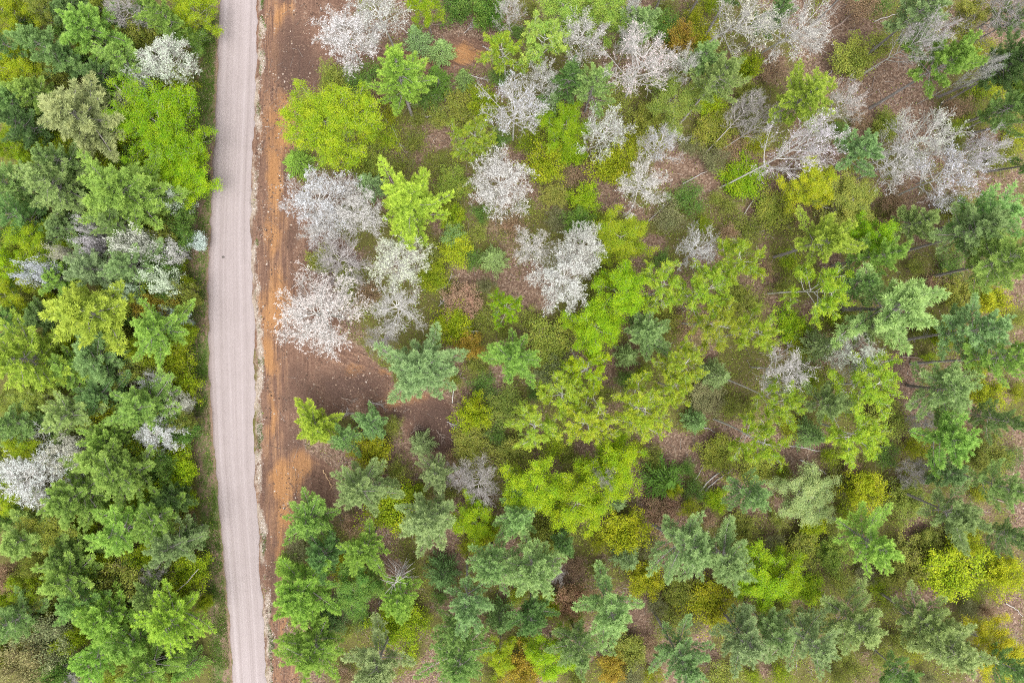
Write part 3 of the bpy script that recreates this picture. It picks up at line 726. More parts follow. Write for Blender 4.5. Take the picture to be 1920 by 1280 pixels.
def poly_sd(px, py, poly):
    """signed distance in pixels, positive inside"""
    P = np.array(poly, float); n = len(P); d = np.full(px.shape, 1e9); ins = np.zeros(px.shape, bool)
    for i in range(n):
        a, b = P[i], P[(i + 1) % n]; e = b - a; t = np.clip(((px - a[0]) * e[0] + (py - a[1]) * e[1]) / (e @ e), 0, 1)
        d = np.minimum(d, np.hypot(px - a[0] - t * e[0], py - a[1] - t * e[1]))
        c = ((a[1] > py) != (b[1] > py)); 
        with np.errstate(divide='ignore', invalid='ignore'): xx = a[0] + (py - a[1]) / (b[1] - a[1] if b[1] != a[1] else 1e-9) * e[0]
        ins ^= c & (px < xx)
    return np.where(ins, d, -d)
ROADY = np.array([-2000, -400, 0, 100, 200, 300, 400, 500, 600, 700, 800, 850, 900, 1000, 1100, 1200, 1280, 1700, 3200])
ROADL = np.array([480, 425, 411, 408, 404, 400, 395, 391, 389, 392, 398, 401, 405, 415, 424, 431, 436, 470, 600])
ROADRR = np.array([560, 503, 486, 483, 479, 475, 471, 473, 478, 480, 479, 478, 480, 486, 492, 499, 503, 537, 668])
def fields(px, py):
    """soil weights at photo-ground pixels"""
    wx = px + (vnoise(px / 45., py / 70., 1) - .5) * 60; wy = py + (vnoise(px / 45., py / 45., 2) - .5) * 52
    main = [(470, -200), (660, -200), (650, 0), (645, 60), (610, 110), (600, 190), (580, 240), (560, 300), (560, 340), (610, 400), (665, 470), (660, 520), (640, 560), (650, 640), (690, 655), (740, 690), (765, 735), (850, 750), (866, 800), (850, 852), (800, 850), (750, 805), (700, 775), (640, 765), (585, 768), (565, 800), (585, 850), (622, 870), (622, 930), (600, 950), (560, 975), (545, 1040), (535, 1100), (545, 1200), (570, 1400), (490, 1400), (490, 1200), (480, 1060), (472, 900), (475, 700), (465, 500), (468, 300), (474, 150)]
    spur = [(590, 75), (780, 84), (830, 66), (905, 55), (935, 92), (920, 130), (800, 132), (700, 118), (590, 135)]
    ss = lambda d, s: np.clip(.5 + d / s, 0, 1)
    dirt = np.maximum(ss(poly_sd(wx, wy, main), 14), ss(poly_sd(wx, wy, spur), 16) * .85)
    def blob(L, warp=1.):
        o = np.zeros(px.shape)
        X, Y = (wx, wy) if warp else (px, py)
        for cx, cy, rx, ry, a in L: o = np.maximum(o, a * np.clip(1.6 - 1.6 * np.hypot((X - cx) / rx, (Y - cy) / ry), 0, 1))
        return np.clip(o, 0, 1)
    orange = np.clip(.2 * np.clip(1.4 - np.abs(wx - 516) / 30, 0, 1), 0, 1)
    orange = np.maximum(orange, blob([(525, 40, 22, 40, .8), (525, 230, 34, 90, .75), (512, 340, 26, 90, .95), (505, 450, 24, 60, .7), (515, 570, 44, 75, 1), (500, 665, 28, 60, .9), (505, 780, 18, 60, .7), (535, 900, 34, 62, 1), (530, 965, 22, 45, .9), (570, 880, 30, 55, .7), (870, 100, 60, 26, 1), (800, 95, 50, 22, .7), (665, 85, 30, 20, .6), (760, 745, 65, 20, .55), (670, 690, 30, 22, .6), (520, 1010, 18, 60, .6), (545, 1140, 22, 90, .6), (560, 1250, 25, 40, .7), (735, 690, 18, 14, .6), (560, 250, 14, 40, .6)]))
    dark = blob([(560, 120, 60, 110, .7), (620, 480, 60, 80, .6), (660, 720, 110, 50, .75), (825, 800, 75, 75, 1), (760, 780, 55, 40, .7), (560, 820, 30, 60, .5), (860, 35, 75, 32, .5), (545, 440, 26, 60, .5), (500, 900, 14, 80, .6), (505, 1080, 16, 120, .6), (830, 560, 34, 40, .7), (560, 720, 40, 60, .5)])
    green = blob([(1395, 350, 75, 45, 1), (1345, 945, 22, 45, 1), (1840, 205, 95, 60, .8), (1540, 597, 62, 26, .9), (1850, 300, 60, 60, .7), (1470, 430, 50, 34, .9), (1480, 500, 45, 40, 1), (1350, 220, 70, 60, .7), (1680, 665, 60, 22, .5), (1500, 690, 30, 50, .8), (1740, 690, 40, 40, .5), (1860, 850, 60, 40, .6), (1590, 1080, 60, 40, .9), (1830, 1110, 80, 60, 1), (1640, 1100, 40, 50, .8), (860, 520, 40, 30, .8), (960, 620, 30, 40, .6), (1060, 600, 60, 70, .8), (1010, 1010, 60, 50, .6), (700, 1080, 60, 60, .8), (870, 380, 50, 90, .6), (1050, 330, 70, 60, .7), (950, 780, 50, 50, .7), (1160, 400, 70, 20, .4), (1560, 370, 60, 50, .6), (1410, 600, 50, 70, .8), (1300, 620, 80, 50, .6), (1690, 490, 60, 30, .5), (1820, 520, 60, 60, .7), (1480, 990, 70, 60, .5), (1180, 720, 60, 60, .6)])
    litter = blob([(1290, 320, 85, 48, 1), (1160, 395, 120, 22, .8), (1660, 150, 150, 90, 1), (1580, 40, 60, 60, .9), (1530, 120, 60, 60, .7), (1700, 210, 70, 60, 1), (1390, 395, 50, 22, .8), (1490, 840, 80, 42, .9), (1690, 690, 55, 60, .9), (1290, 828, 90, 42, 1), (1215, 472, 55, 26, 1), (890, 515, 60, 30, 1), (1010, 545, 38, 70, 1), (930, 710, 36, 44, 1), (1505, 600, 24, 50, 1), (1710, 770, 36, 80, .8), (1840, 750, 60, 34, .6), (1240, 930, 60, 60, .8), (1340, 880, 60, 40, .7), (870, 60, 80, 40, .8), (850, 240, 80, 60, .7), (1120, 180, 60, 50, .4), (1510, 870, 70, 40, .6), (1720, 990, 40, 40, .8), (740, 1070, 40, 44, .9), (830, 1030, 60, 40, .7), (1260, 1070, 40, 30, .6), (400, 1210, 36, 120, .9), (1890, 60, 60, 40, .6), (1450, 360, 40, 30, .6), (1720, 1120, 40, 60, .7), (1900, 1150, 40, 80, .8), (900, 1190, 50, 60, .5), (1690, 230, 60, 40, .9), (1420, 1140, 60, 40, .4)])
    lx = np.interp(py, ROADY, ROADL); rx = np.interp(py, ROADY, ROADRR)
    vl = np.clip(1.4 - np.abs(px - (lx - 16)) / 22, 0, 1); vr = np.clip(1.25 - np.abs(px - (rx + 4 + (vnoise(py / 30., py * 0, 71, 3) - .5) * 14)) / 10, 0, 1) * np.clip(vnoise(px / 12., py / 26., 72, 3) * 2.6 - .55, 0, 1)
    moss = np.clip(vnoise(px / 60., py / 60., 5, 4) * 2.8 - .68, 0, 1)
    g = np.clip(np.maximum(green, moss * .9) - litter * .85, 0, 1) * np.clip(1 - dirt * 1.3, 0, 1)
    g = np.where(px < lx - 28, np.clip(moss * .5 + .6, 0, 1), g)
    return dict(litter=litter, dirt=dirt, orange=orange, dark=dark, green=g, verge_grass=vl, verge_stone=vr, lx=lx, rx=rx)
xs = np.concatenate([[-900, -400, -200, -130], np.linspace(-92, 92, 461), [130, 200, 400, 900]])
ys = np.concatenate([[-900, -400, -200, -110], np.linspace(-66, 66, 331), [110, 200, 400, 900]])
X, Y = np.meshgrid(xs, ys); PX = X / MPP + 960; PY = 640 - Y / MPP; FD = fields(PX, PY)
def height_at(x, y, fd=None):
    px = x / MPP + 960; py = 640 - y / MPP; fd = fd or fields(px, py)
    z = (vnoise(x / 14., y / 14., 8, 3) - .5) * 1.0 * (1 - fd['dirt']) + ((vnoise(x / 1.2, y / 5., 9, 3) - .5) * .3 + (vnoise(x / .8, y / .8, 19, 2) - .5) * .18) * fd['dirt'] + (vnoise(x / 1.1, y / 1.1, 10, 3) - .5) * .22 * (1 - fd['dirt'])
    near = np.clip(np.minimum(np.abs(px - fd['lx']), np.abs(px - fd['rx'])) / 40., 0, 1); ins = (px > fd['lx'] - 4) & (px < fd['rx'] + 4)
    return np.where(ins, -.12, z * near - .04 * (1 - near))
Z = height_at(X, Y, FD)
gb = Buf(); ny, nx = X.shape; idx = np.arange(nx * ny).reshape(ny, nx)
gb.add(np.stack([X, Y, Z], -1).reshape(-1, 3), np.stack([idx[:-1, :-1], idx[:-1, 1:], idx[1:, 1:], idx[1:, :-1]], -1).reshape(-1, 4))
m, n, l, bs = newmat("forest_soil"); tc = n.new("ShaderNodeTexCoord"); O = tc.outputs['Object']
n1 = noise(n, l, O, .35, 5); n2 = noise(n, l, O, 2.2, 6, .7); n3 = noise(n, l, O, 9, 4, .7)
vo = n.new("ShaderNodeTexVoronoi"); vo.inputs['Scale'].default_value = 4.5; l.new(O, vo.inputs['Vector'])
sep = n.new("ShaderNodeSeparateColor"); l.new(vo.outputs['Color'], sep.inputs[0])
lit = ramp(n, l, sep.outputs[0], [(0, (.062, .038, .027)), (.4, (.125, .08, .056)), (.75, (.19, .128, .09)), (1, (.28, .21, .16))])
lit = mix(n, l, math_(n, l, 'MULTIPLY', n2, .7), lit, mix(n, l, n1, (.105, .068, .058), (.125, .08, .05)))
gr = ramp(n, l, math_(n, l, 'ADD', math_(n, l, 'MULTIPLY', n2, .5), math_(n, l, 'MULTIPLY', n3, .5)), [(.3, (.045, .034, .016)), (.48, (.085, .078, .024)), (.62, (.11, .115, .026)), (.75, (.15, .115, .06))])
thr = lambda a, lo, hi: (lambda mr: (l.new(a, mr.inputs[0]), mr.inputs[1].__setattr__('default_value', lo), mr.inputs[2].__setattr__('default_value', hi), mr.outputs[0])[-1])(n.new("ShaderNodeMapRange"))
def brk(name, amt=.5, lo=.3, hi=.75, src=None):   # attribute broken up by noise
    a = math_(n, l, 'ADD', attr(n, name).outputs['Fac'], math_(n, l, 'MULTIPLY', math_(n, l, 'SUBTRACT', src or n2, .5), amt)); return thr(a, lo, hi)
def streak(sx_, sy_, sc_, det=5, rot=0.):
    mp_ = n.new("ShaderNodeMapping"); mp_.inputs['Rotation'].default_value = (0, 0, rot); l.new(O, mp_.inputs[0])
    m2 = n.new("ShaderNodeMapping"); m2.inputs['Scale'].default_value = (sx_, sy_, 1); l.new(mp_.outputs[0], m2.inputs[0]); return noise(n, l, m2.outputs[0], sc_, det, .65)
trk = streak(1.5, .10, 1.); trk2 = streak(4.5, .22, 1., 3); trk3 = streak(.22, 2.2, 1., 4, .42)
c = mix(n, l, brk('green', 1.0), lit, gr)
mpd = n.new("ShaderNodeMapping"); mpd.inputs['Scale'].default_value = (2.6, .5, 1); l.new(O, mpd.inputs[0]); n4 = noise(n, l, mpd.outputs[0], .8, 6, .7)
east = n.new("ShaderNodeSeparateXYZ"); l.new(O, east.inputs[0]); em = thr(east.outputs[0], -33, -26)   # tracks turn off along the spur
tk = mix(n, l, em, math_(n, l, 'ADD', math_(n, l, 'MULTIPLY', trk, .6), math_(n, l, 'MULTIPLY', trk2, .4)), trk3)
dirt = ramp(n, l, math_(n, l, 'ADD', math_(n, l, 'ADD', math_(n, l, 'MULTIPLY', tk, .5), math_(n, l, 'MULTIPLY', n3, .25)), math_(n, l, 'MULTIPLY', n2, .25)), [(.36, (.042, .025, .02)), (.46, (.098, .056, .04)), (.53, (.135, .08, .056)), (.63, (.225, .15, .11))])
org = ramp(n, l, math_(n, l, 'ADD', math_(n, l, 'MULTIPLY', tk, .6), math_(n, l, 'MULTIPLY', n3, .4)), [(.3, (.14, .07, .034)), (.5, (.235, .12, .052)), (.72, (.32, .19, .095))])
dirt = mix(n, l, math_(n, l, 'MULTIPLY', brk('orange', 1.9, .12, .8, tk), .95), dirt, org)
dk = ramp(n, l, n3, [(.35, (0.037, 0.022, 0.018)), (.7, (0.089, 0.056, 0.044))])
dirt = mix(n, l, math_(n, l, 'MULTIPLY', brk('dark', 1.5, .2, .8, tk), .9), dirt, dk)
c = mix(n, l, brk('dirt', .35), c, dirt)
vg = ramp(n, l, math_(n, l, 'ADD', math_(n, l, 'MULTIPLY', streak(.5, .12, 1.), .55), math_(n, l, 'MULTIPLY', n2, .45)), [(.36, (.05, .09, .018)), (.47, (.09, .105, .035)), (.54, (.155, .105, .075)), (.7, (.21, .15, .12))])
c = mix(n, l, brk('verge_grass', .5), c, vg)
vs = ramp(n, l, math_(n, l, 'ADD', math_(n, l, 'MULTIPLY', n2, .5), math_(n, l, 'MULTIPLY', n3, .5)), [(.35, (0.118, 0.089, 0.052)), (.5, (0.244, 0.200, 0.163)), (.7, (0.370, 0.318, 0.281))])
c = mix(n, l, brk('verge_stone', .7), c, vs)
l.new(c, bs.inputs['Base Color']); bs.inputs['Roughness'].default_value = .95; bs.inputs['Specular IOR Level'].default_value = .15
bp = n.new("ShaderNodeBump"); bp.inputs['Strength'].default_value = .6; bp.inputs['Distance'].default_value = .15; l.new(math_(n, l, 'ADD', n3, n2), bp.inputs['Height']); l.new(bp.outputs[0], bs.inputs['Normal'])
gm = gb.mesh("ground", m, True)
for k in ('dirt', 'orange', 'dark', 'green', 'verge_grass', 'verge_stone'):
    a = gm.attributes.new(k, 'FLOAT', 'POINT'); a.data.foreach_set("value", FD[k].astype(np.float32).ravel())
def link(name, me, parent=None, kind=None, label=None, cat=None, group=None):
    o = bpy.data.objects.new(name, me); COL.objects.link(o)
    if parent: o.parent = parent
    if kind: o['kind'] = kind
    if label: o['label'] = label
    if cat: o['category'] = cat
    if group: o['group'] = group
    return o
link("ground", gm, None, "structure", "brown forest floor with leaf litter, bare dirt strip and moss", "ground")

# gravel road: a slightly crowned strip with wheel tracks worn along it
rb = Buf(); yy = np.arange(-700, 2000, 6.); NA = 25; u = np.linspace(0, 1, NA)
lx = np.interp(yy, ROADY, ROADL); rx = np.interp(yy, ROADY, ROADRR)
ker = np.hanning(25); ker /= ker.sum(); sm = lambda a: np.convolve(np.pad(a, 12, mode='edge'), ker, 'valid'); lx, rx = sm(lx), sm(rx)
lxs, rxs = lx - 2, rx + 2; lx = lx + (vnoise(yy / 18, yy * 0, 31, 4) - .5) * 9; rx = rx + (vnoise(yy / 18, yy * 0, 32, 4) - .5) * 10 - 3
gx = lx[:, None] + (rx - lx)[:, None] * u[None]; rz = .05 + .14 * (1 - (2 * u - 1) ** 2) - .02 * np.exp(-((u - .3) / .06) ** 2) - .02 * np.exp(-((u - .68) / .06) ** 2); rz[0] = rz[-1] = -.1
RV = np.stack([(gx - 960) * MPP, np.repeat((640 - yy)[:, None] * MPP, NA, 1), np.repeat(rz[None], len(yy), 0)], -1)
ri = np.arange(RV.shape[0] * NA).reshape(-1, NA); rb.add(RV.reshape(-1, 3), np.stack([ri[:-1, :-1], ri[1:, :-1], ri[1:, 1:], ri[:-1, 1:]], -1).reshape(-1, 4))
m, n, l, bs = newmat("road_gravel"); ua = attr(n, "across"); tc = n.new("ShaderNodeTexCoord"); O = tc.outputs['Object']
cx = n.new("ShaderNodeCombineXYZ"); l.new(math_(n, l, 'MULTIPLY', ua.outputs['Fac'], 34.), cx.inputs[0]); sx = n.new("ShaderNodeSeparateXYZ"); l.new(O, sx.inputs[0]); l.new(math_(n, l, 'MULTIPLY', sx.outputs[1], .045), cx.inputs[1])
st = noise(n, l, cx.outputs[0], 1., 5, .65); gn = noise(n, l, O, 14, 4, .8); lo = noise(n, l, O, .3, 3)
cx2 = n.new("ShaderNodeCombineXYZ"); l.new(math_(n, l, 'MULTIPLY', ua.outputs['Fac'], 8.), cx2.inputs[0]); l.new(math_(n, l, 'MULTIPLY', sx.outputs[1], .004), cx2.inputs[1]); st2 = noise(n, l, cx2.outputs[0], 1., 3, .5)
t = math_(n, l, 'ADD', math_(n, l, 'ADD', math_(n, l, 'MULTIPLY', st, .25), math_(n, l, 'MULTIPLY', st2, .45)), math_(n, l, 'ADD', math_(n, l, 'MULTIPLY', gn, .2), math_(n, l, 'MULTIPLY', lo, .12)))
c = ramp(n, l, t, [(.34, (.175, .147, .142)), (.5, (.228, .194, .191)), (.66, (.282, .246, .246))])
eg = ramp(n, l, ua.outputs['Fac'], [(0, (1, 1, 1)), (.06, (0.280, 0.280, 0.280)), (.16, (0, 0, 0)), (.9, (0, 0, 0))])
c = mix(n, l, math_(n, l, 'MULTIPLY', eg, math_(n, l, 'ADD', gn, .1)), c, (0.157, 0.106, 0.087))
l.new(c, bs.inputs['Base Color']); bs.inputs['Roughness'].default_value = .95; bs.inputs['Specular IOR Level'].default_value = .15
bp = n.new("ShaderNodeBump"); bp.inputs['Strength'].default_value = .4; bp.inputs['Distance'].default_value = .05; l.new(gn, bp.inputs['Height']); l.new(bp.outputs[0], bs.inputs['Normal'])
rm = rb.mesh("road", m, True); a = rm.attributes.new("across", 'FLOAT', 'POINT'); a.data.foreach_set("value", ((gx - lxs[:, None]) / (rxs - lxs)[:, None]).astype(np.float32).ravel())
link("road", rm, None, "structure", "pale grey gravel road with long wheel streaks running through the forest", "road")

# ---------------------------------------------------------------- ground cover nobody could count
def scatter(nn, weight, seed, ext=(-20, 1940, -20, 1300)):
    rg = np.random.default_rng(seed); px = rg.uniform(ext[0], ext[1], nn); py = rg.uniform(ext[2], ext[3], nn); fd = fields(px, py)
    k = rg.random(nn) < weight(fd, px, py); px, py = px[k], py[k]; x = (px - 960) * MPP; y = (640 - py) * MPP
    fd = {q: v[k] for q, v in fd.items()}; return rg, x, y, height_at(x, y, fd), px, py, fd
def cover_material(name, stops, rough=.8, tr=0):
    m, n, l, bs = newmat(name); c = ramp(n, l, attr(n, "vary").outputs['Fac'], stops); l.new(c, bs.inputs['Base Color']); bs.inputs['Roughness'].default_value = rough; bs.inputs['Specular IOR Level'].default_value = .2; return m
off = lambda fd, px: (px < fd['lx'] - 3) | (px > fd['rx'] + 3)
rg, x, y, z, px, py, fd = scatter(330000, lambda f, a, b: np.clip(f['green'] * 1.3, 0.1 - .08 * f['litter'], 1) * np.clip(vnoise(a / 13., b / 13., 44, 4) * 3.4 - 1.15, 0.05, 1) * off(f, a) * (1 - .85 * np.clip(f['verge_grass'] * 1.2, 0, 1)) * (1 - np.clip(f['dirt'] * 1.2, 0, 1)) * np.where(a < f['lx'] - 30, .35, 1), 41)
b = Buf(); k = len(x); cl = vnoise(px / 13., py / 13., 44, 4)
leaves(b, np.stack([x, y, z + rg.uniform(.05, .9, k) * (.15 + cl * cl * 2)], 1), rg.normal(size=(k, 3)), norm(np.array([0, 0, 1.]) + rg.normal(size=(k, 3)) * .5), rg.uniform(.14, .3, k), rg.uniform(.08, .18, k), np.clip(cl * 1.25 - .12 + rg.normal(size=k) * .17, 0, 1))
link("undergrowth", b.mesh("undergrowth", cover_material("undergrowth_leaves", [(0, (.05, .085, .014)), (.35, (.10, .15, .016)), (.65, (.165, .225, .018)), (.85, (.2, .24, .03)), (1, (.22, .2, .05))])), None, "stuff", "low green undergrowth covering the forest floor in patches", "undergrowth")
rg, x, y, z, px, py, fd = scatter(150000, lambda f, a, b: np.clip(1 - f['green'] * .7, .05, 1) * off(f, a) * np.clip(1 - f['dirt'] * 1.05, .03, 1) * np.where(a < f['lx'] - 30, .3, 1), 42)
b = Buf(); k = len(x)
leaves(b, np.stack([x, y, z + rg.uniform(.01, .1, k)], 1), rg.normal(size=(k, 3)), norm(np.array([0, 0, 1.]) + rg.normal(size=(k, 3)) * .3), rg.uniform(.12, .26, k), rg.uniform(.08, .17, k), rg.random(k))
link("leaf_litter", b.mesh("leaf_litter", cover_material("dry_leaves", [(0, (.074, .043, .03)), (.35, (.145, .088, .06)), (.7, (.23, .155, .112)), (.92, (.31, .235, .18)), (1, (.4, .34, .29))])), None, "stuff", "fallen dry brown leaves spread over the forest floor", "leaf litter")
rg, x, y, z, px, py, fd = scatter(600000, lambda f, a, b: np.maximum(np.clip(f['verge_grass'] * (vnoise(a / 20, b / 20, 55) * 2.4 - .75), 0, 1), np.clip((f['verge_stone'] > .35) * (vnoise(a / 16, b / 34, 57) * 3.2 - 1.65 + np.clip((60 - b) / 60, 0, 1) * 1.5), 0, 1)) * off(f, a), 43, (350, 560, -20, 1300))
b = Buf(); k = len(x); d = norm(np.stack([rg.normal(size=k) * .6, rg.normal(size=k) * .6, np.ones(k)], 1)); L = rg.uniform(.15, .4, k)
leaves(b, np.stack([x, y, z], 1) + d * (L * .4)[:, None], d, rg.normal(size=(k, 3)), L, rg.uniform(.03, .06, k), np.clip(vnoise(x / 1.5, y / 1.5, 45) + rg.normal(size=k) * .15, 0, 1))
link("verge_grass", b.mesh("verge_grass", cover_material("grass_blades", [(0, (0.044, 0.096, 0.009)), (.55, (0.081, 0.163, 0.013)), (.8, (0.133, 0.185, 0.022)), (1, (0.237, 0.200, 0.104))])), None, "stuff", "thin green grass growing along both verges of the gravel road", "grass")
def stones(name, wfun, seed, nn, ext, size, mat, label, cat):
    rg, x, y, z, px, py, fd = scatter(nn, wfun, seed, ext); k = len(x); s = rg.uniform(*size, k) * rg.choice([.7, 1, 1, 1.6], k); a = rg.uniform(0, 6.3, k); c = np.stack([x, y, z], 1); b = Buf()
    P = [c + np.stack([np.cos(a + i * 1.571) * s * q, np.sin(a + i * 1.571) * s * q, -s * .1], 1) for i, q in ((0, 1), (1, .7), (2, .9), (3, .75))]
    Q = [c + np.stack([np.cos(a + i * 1.571) * s * .5 * q, np.sin(a + i * 1.571) * s * .5 * q, s * .45], 1) for i, q in ((0, 1), (1, .7), (2, .9), (3, .75))]
    v = np.stack(P + Q, 1).reshape(-1, 3); f = np.array([[0, 1, 5, 4], [1, 2, 6, 5], [2, 3, 7, 6], [3, 0, 4, 7], [4, 5, 6, 7]])
    b.add(v, (f[None] + (np.arange(k) * 8)[:, None, None]).reshape(-1, 4), np.repeat(rg.random(k), 5)); link(name, b.mesh(name, mat), None, "stuff", label, cat)
stones("roadside_gravel", lambda f, a, b: np.clip(f['verge_stone'] - .15, 0, 1) * off(f, a), 46, 42000, (462, 545, -20, 1300), (.04, .1), cover_material("stone_chips", [(0, (0.163, 0.126, 0.096)), (.5, (0.296, 0.252, 0.222)), (1, (0.444, 0.407, 0.385))]), "loose pale gravel spilled along the road edge by the dirt strip", "gravel")
stones("dirt_rubble", lambda f, a, b: np.clip(f['dirt'] * .9 - .3, 0, 1) * np.clip(vnoise(a / 24, b / 30, 66, 4) * 3.4 - 1.35, .04, 1), 47, 90000, (480, 960, -20, 1300), (.05, .17), cover_material("clods", [(0, (.045, .027, .02)), (.5, (.11, .068, .048)), (.9, (.19, .13, .095)), (1, (.32, .27, .23))]), "clods and small stones strewn over the bare dirt strip", "rubble")
rg, x, y, z, px, py, fd = scatter(15000, lambda f, a, b: off(f, a) * np.clip(1 - f['dirt'] * .9, .2 + .6 * f['dark'] * (a > 640), 1) * (a > f['rx']) * (.7 + .3 * (f['dirt'] > .2) * (f['dirt'] < .95)), 48)
k = len(x); a = rg.uniform(0, 6.3, k); L = rg.gamma(2, .5, k) + .2; c = np.stack([x, y, z + .06], 1); d = np.stack([np.cos(a) * L, np.sin(a) * L, rg.uniform(-.05, .12, k)], 1)
b = Buf(); segs(b, c, c + d, rg.uniform(.015, .045, k), .01, 3, rg.random(k))
link("fallen_twigs_debris", b.mesh("fallen_twigs", cover_material("dry_twigs", [(0, (0.118, 0.089, 0.074)), (.5, (0.222, 0.185, 0.163)), (1, (0.370, 0.333, 0.311))])), None, "stuff", "small dry twigs littering the forest floor between the trees", "twigs")

# ---------------------------------------------------------------- plant every tree and shrub
def plant_all():
    rg = random.Random(5); used = {}
    for line in PLANTS.strip().splitlines():
        spec, label = line.split('|'); t = spec.split(); kind, px, py, r, tint = t[0], float(t[1]), float(t[2]), float(t[3]), t[4]
        opt = dict(q.split('=') for q in t[5:])
        if kind == 'P' and (px > 1230 or (py > 1000 and px > 640)): kind = 'Q'
        if kind == 'F' and r > 75: kind = 'L'
        name, cat, var, R0, H0, cf = V[kind]
        h = float(opt['h']) if 'h' in opt else HEIGHT.get(t[0], 6) * rg.uniform(.93, 1.07)
        if px < 400 and t[0] in 'PWF': h *= .8      # the wood beyond the road is lower
        hc = h * cf; P = px2w(px, py, hc); B = P.copy(); tilt = None
        if 'b' in opt:
            bx, by = map(float, opt['b'].split(',')); B = px2w(bx, by); d = P - B; dist = math.hypot(*d)
            if dist > .3: tilt = (d / dist, min(math.atan2(dist, hc), R_(38)))
        z = float(height_at(np.array([B[0]]), np.array([B[1]]))[0]) - .05
        k = used.get(kind, rg.randrange(9)); used[kind] = k + 1; v = var[k % len(var)]
        e = bpy.data.objects.new(name, None); COL.objects.link(e); e.empty_display_size = .5
        e.location = (B[0], B[1], z); sr = r * MPP * (1 - hc / CAMH) / R0; sz = h / H0
        spin = Euler((0, 0, rg.uniform(0, 6.283))).to_quaternion()
        if tilt:
            ax = Vector((-tilt[0][1], tilt[0][0], 0)); from_q = __import__('mathutils').Quaternion(ax, tilt[1]); q = from_q @ spin; sz *= 1 / math.cos(tilt[1]) ** .5
        else:
            q = Euler((rg.gauss(0, .025), rg.gauss(0, .025), 0)).to_quaternion() @ spin
        e.rotation_mode = 'QUATERNION'; e.rotation_quaternion = q; e.scale = (sr, sr, sz)
        e['label'] = label; e['category'] = cat; e['group'] = GROUP[kind]
        j = lambda s: 1 + rg.gauss(0, s); c = TINT[tint]; b = j(.07)
        for part, me in v.items():
            o = link(part, me, e)
            if part == 'crown': o.color = (c[0] * b * j(.05), c[1] * b * j(.03), c[2] * b * j(.08), 1)
plant_all()
def plant_saplings():
    """thin saplings fill the undergrowth wherever no listed crown stands and no bare litter shows"""
    rg = np.random.default_rng(91); pos = [tuple(map(float, s.split()[1:4])) for s in PLANTS.strip().splitlines()]; n_ = 0
    pick = random.Random(8); name, cat, var, R0, H0, cf = V['B']
    for t in range(6000):
        px, py, r = rg.uniform(500, 1915), rg.uniform(5, 1275), rg.uniform(17, 36)
        if any(math.hypot(px - a, py - b) < .78 * c + .55 * r for a, b, c in pos): continue
        f = fields(np.array([px]), np.array([py]))
        if f['dirt'][0] > .15 or f['litter'][0] > .3 or rg.random() > (.25 if py < 820 or px < 950 else .7) + f['green'][0]: continue
        pos.append((px, py, r)); h = rg.uniform(2.2, 4.8); P = px2w(px, py, h * cf); z = float(height_at(np.array([P[0]]), np.array([P[1]]))[0]) - .05
        e = bpy.data.objects.new(name, None); COL.objects.link(e); e.location = (P[0], P[1], z); sr = r * MPP / R0
        e.scale = (sr, sr * rg.uniform(.8, 1.2), h / H0); e.rotation_euler = (0, 0, rg.uniform(0, 6.28))
        e['label'] = "thin see-through sapling in the undergrowth between the larger shrubs and trees"; e['category'] = cat; e['group'] = GROUP['B']
        c = TINT[pick.choice(['ol', 'ol', 'ol', 'li', 'gy', 'yl', 'tn', 'gr'])]; k = rg.uniform(.8, 1.15)
        for part, me in var[n_ % len(var)].items():
            o = link(part, me, e)
            if part == 'crown': o.color = (c[0] * k, c[1] * k, c[2] * k, 1)
        n_ += 1
        if n_ >= 240: break
    print("saplings", n_)
plant_saplings()
def plant_understory():
    """bushy green saplings close the gaps between the pines beyond the road"""
    rg = np.random.default_rng(17); pick = random.Random(4); pos = [tuple(map(float, s.split()[1:4])) for s in PLANTS.strip().splitlines()]; n_ = 0; name, cat, var, R0, H0, cf = V['C']
    for t in range(5000):
        px, py, r = rg.uniform(5, 350), rg.uniform(5, 1275), rg.uniform(20, 34)
        if any(math.hypot(px - a, py - b) < .66 * c + .3 * r for a, b, c in pos): continue
        pos.append((px, py, r)); h = rg.uniform(6, 9); P = px2w(px, py, h * cf); z = float(height_at(np.array([P[0]]), np.array([P[1]]))[0]) - .05
        e = bpy.data.objects.new(name, None); COL.objects.link(e); e.location = (P[0], P[1], z); sr = r * MPP / R0; e.scale = (sr, sr, h / H0); e.rotation_euler = (0, 0, rg.uniform(0, 6.28))
        e['label'] = "bushy green sapling filling a gap between the pines beyond the road"; e['category'] = cat; e['group'] = "gap-filling saplings between the pines"
        c = TINT[pick.choice(['gr', 'li', 'ol', 'li', 'gr'])]
        for part, me in var[n_ % len(var)].items():
            o = link(part, me, e)
            if part == 'crown': o.color = (*c, 1)
        n_ += 1
    print("understory", n_)
plant_understory()
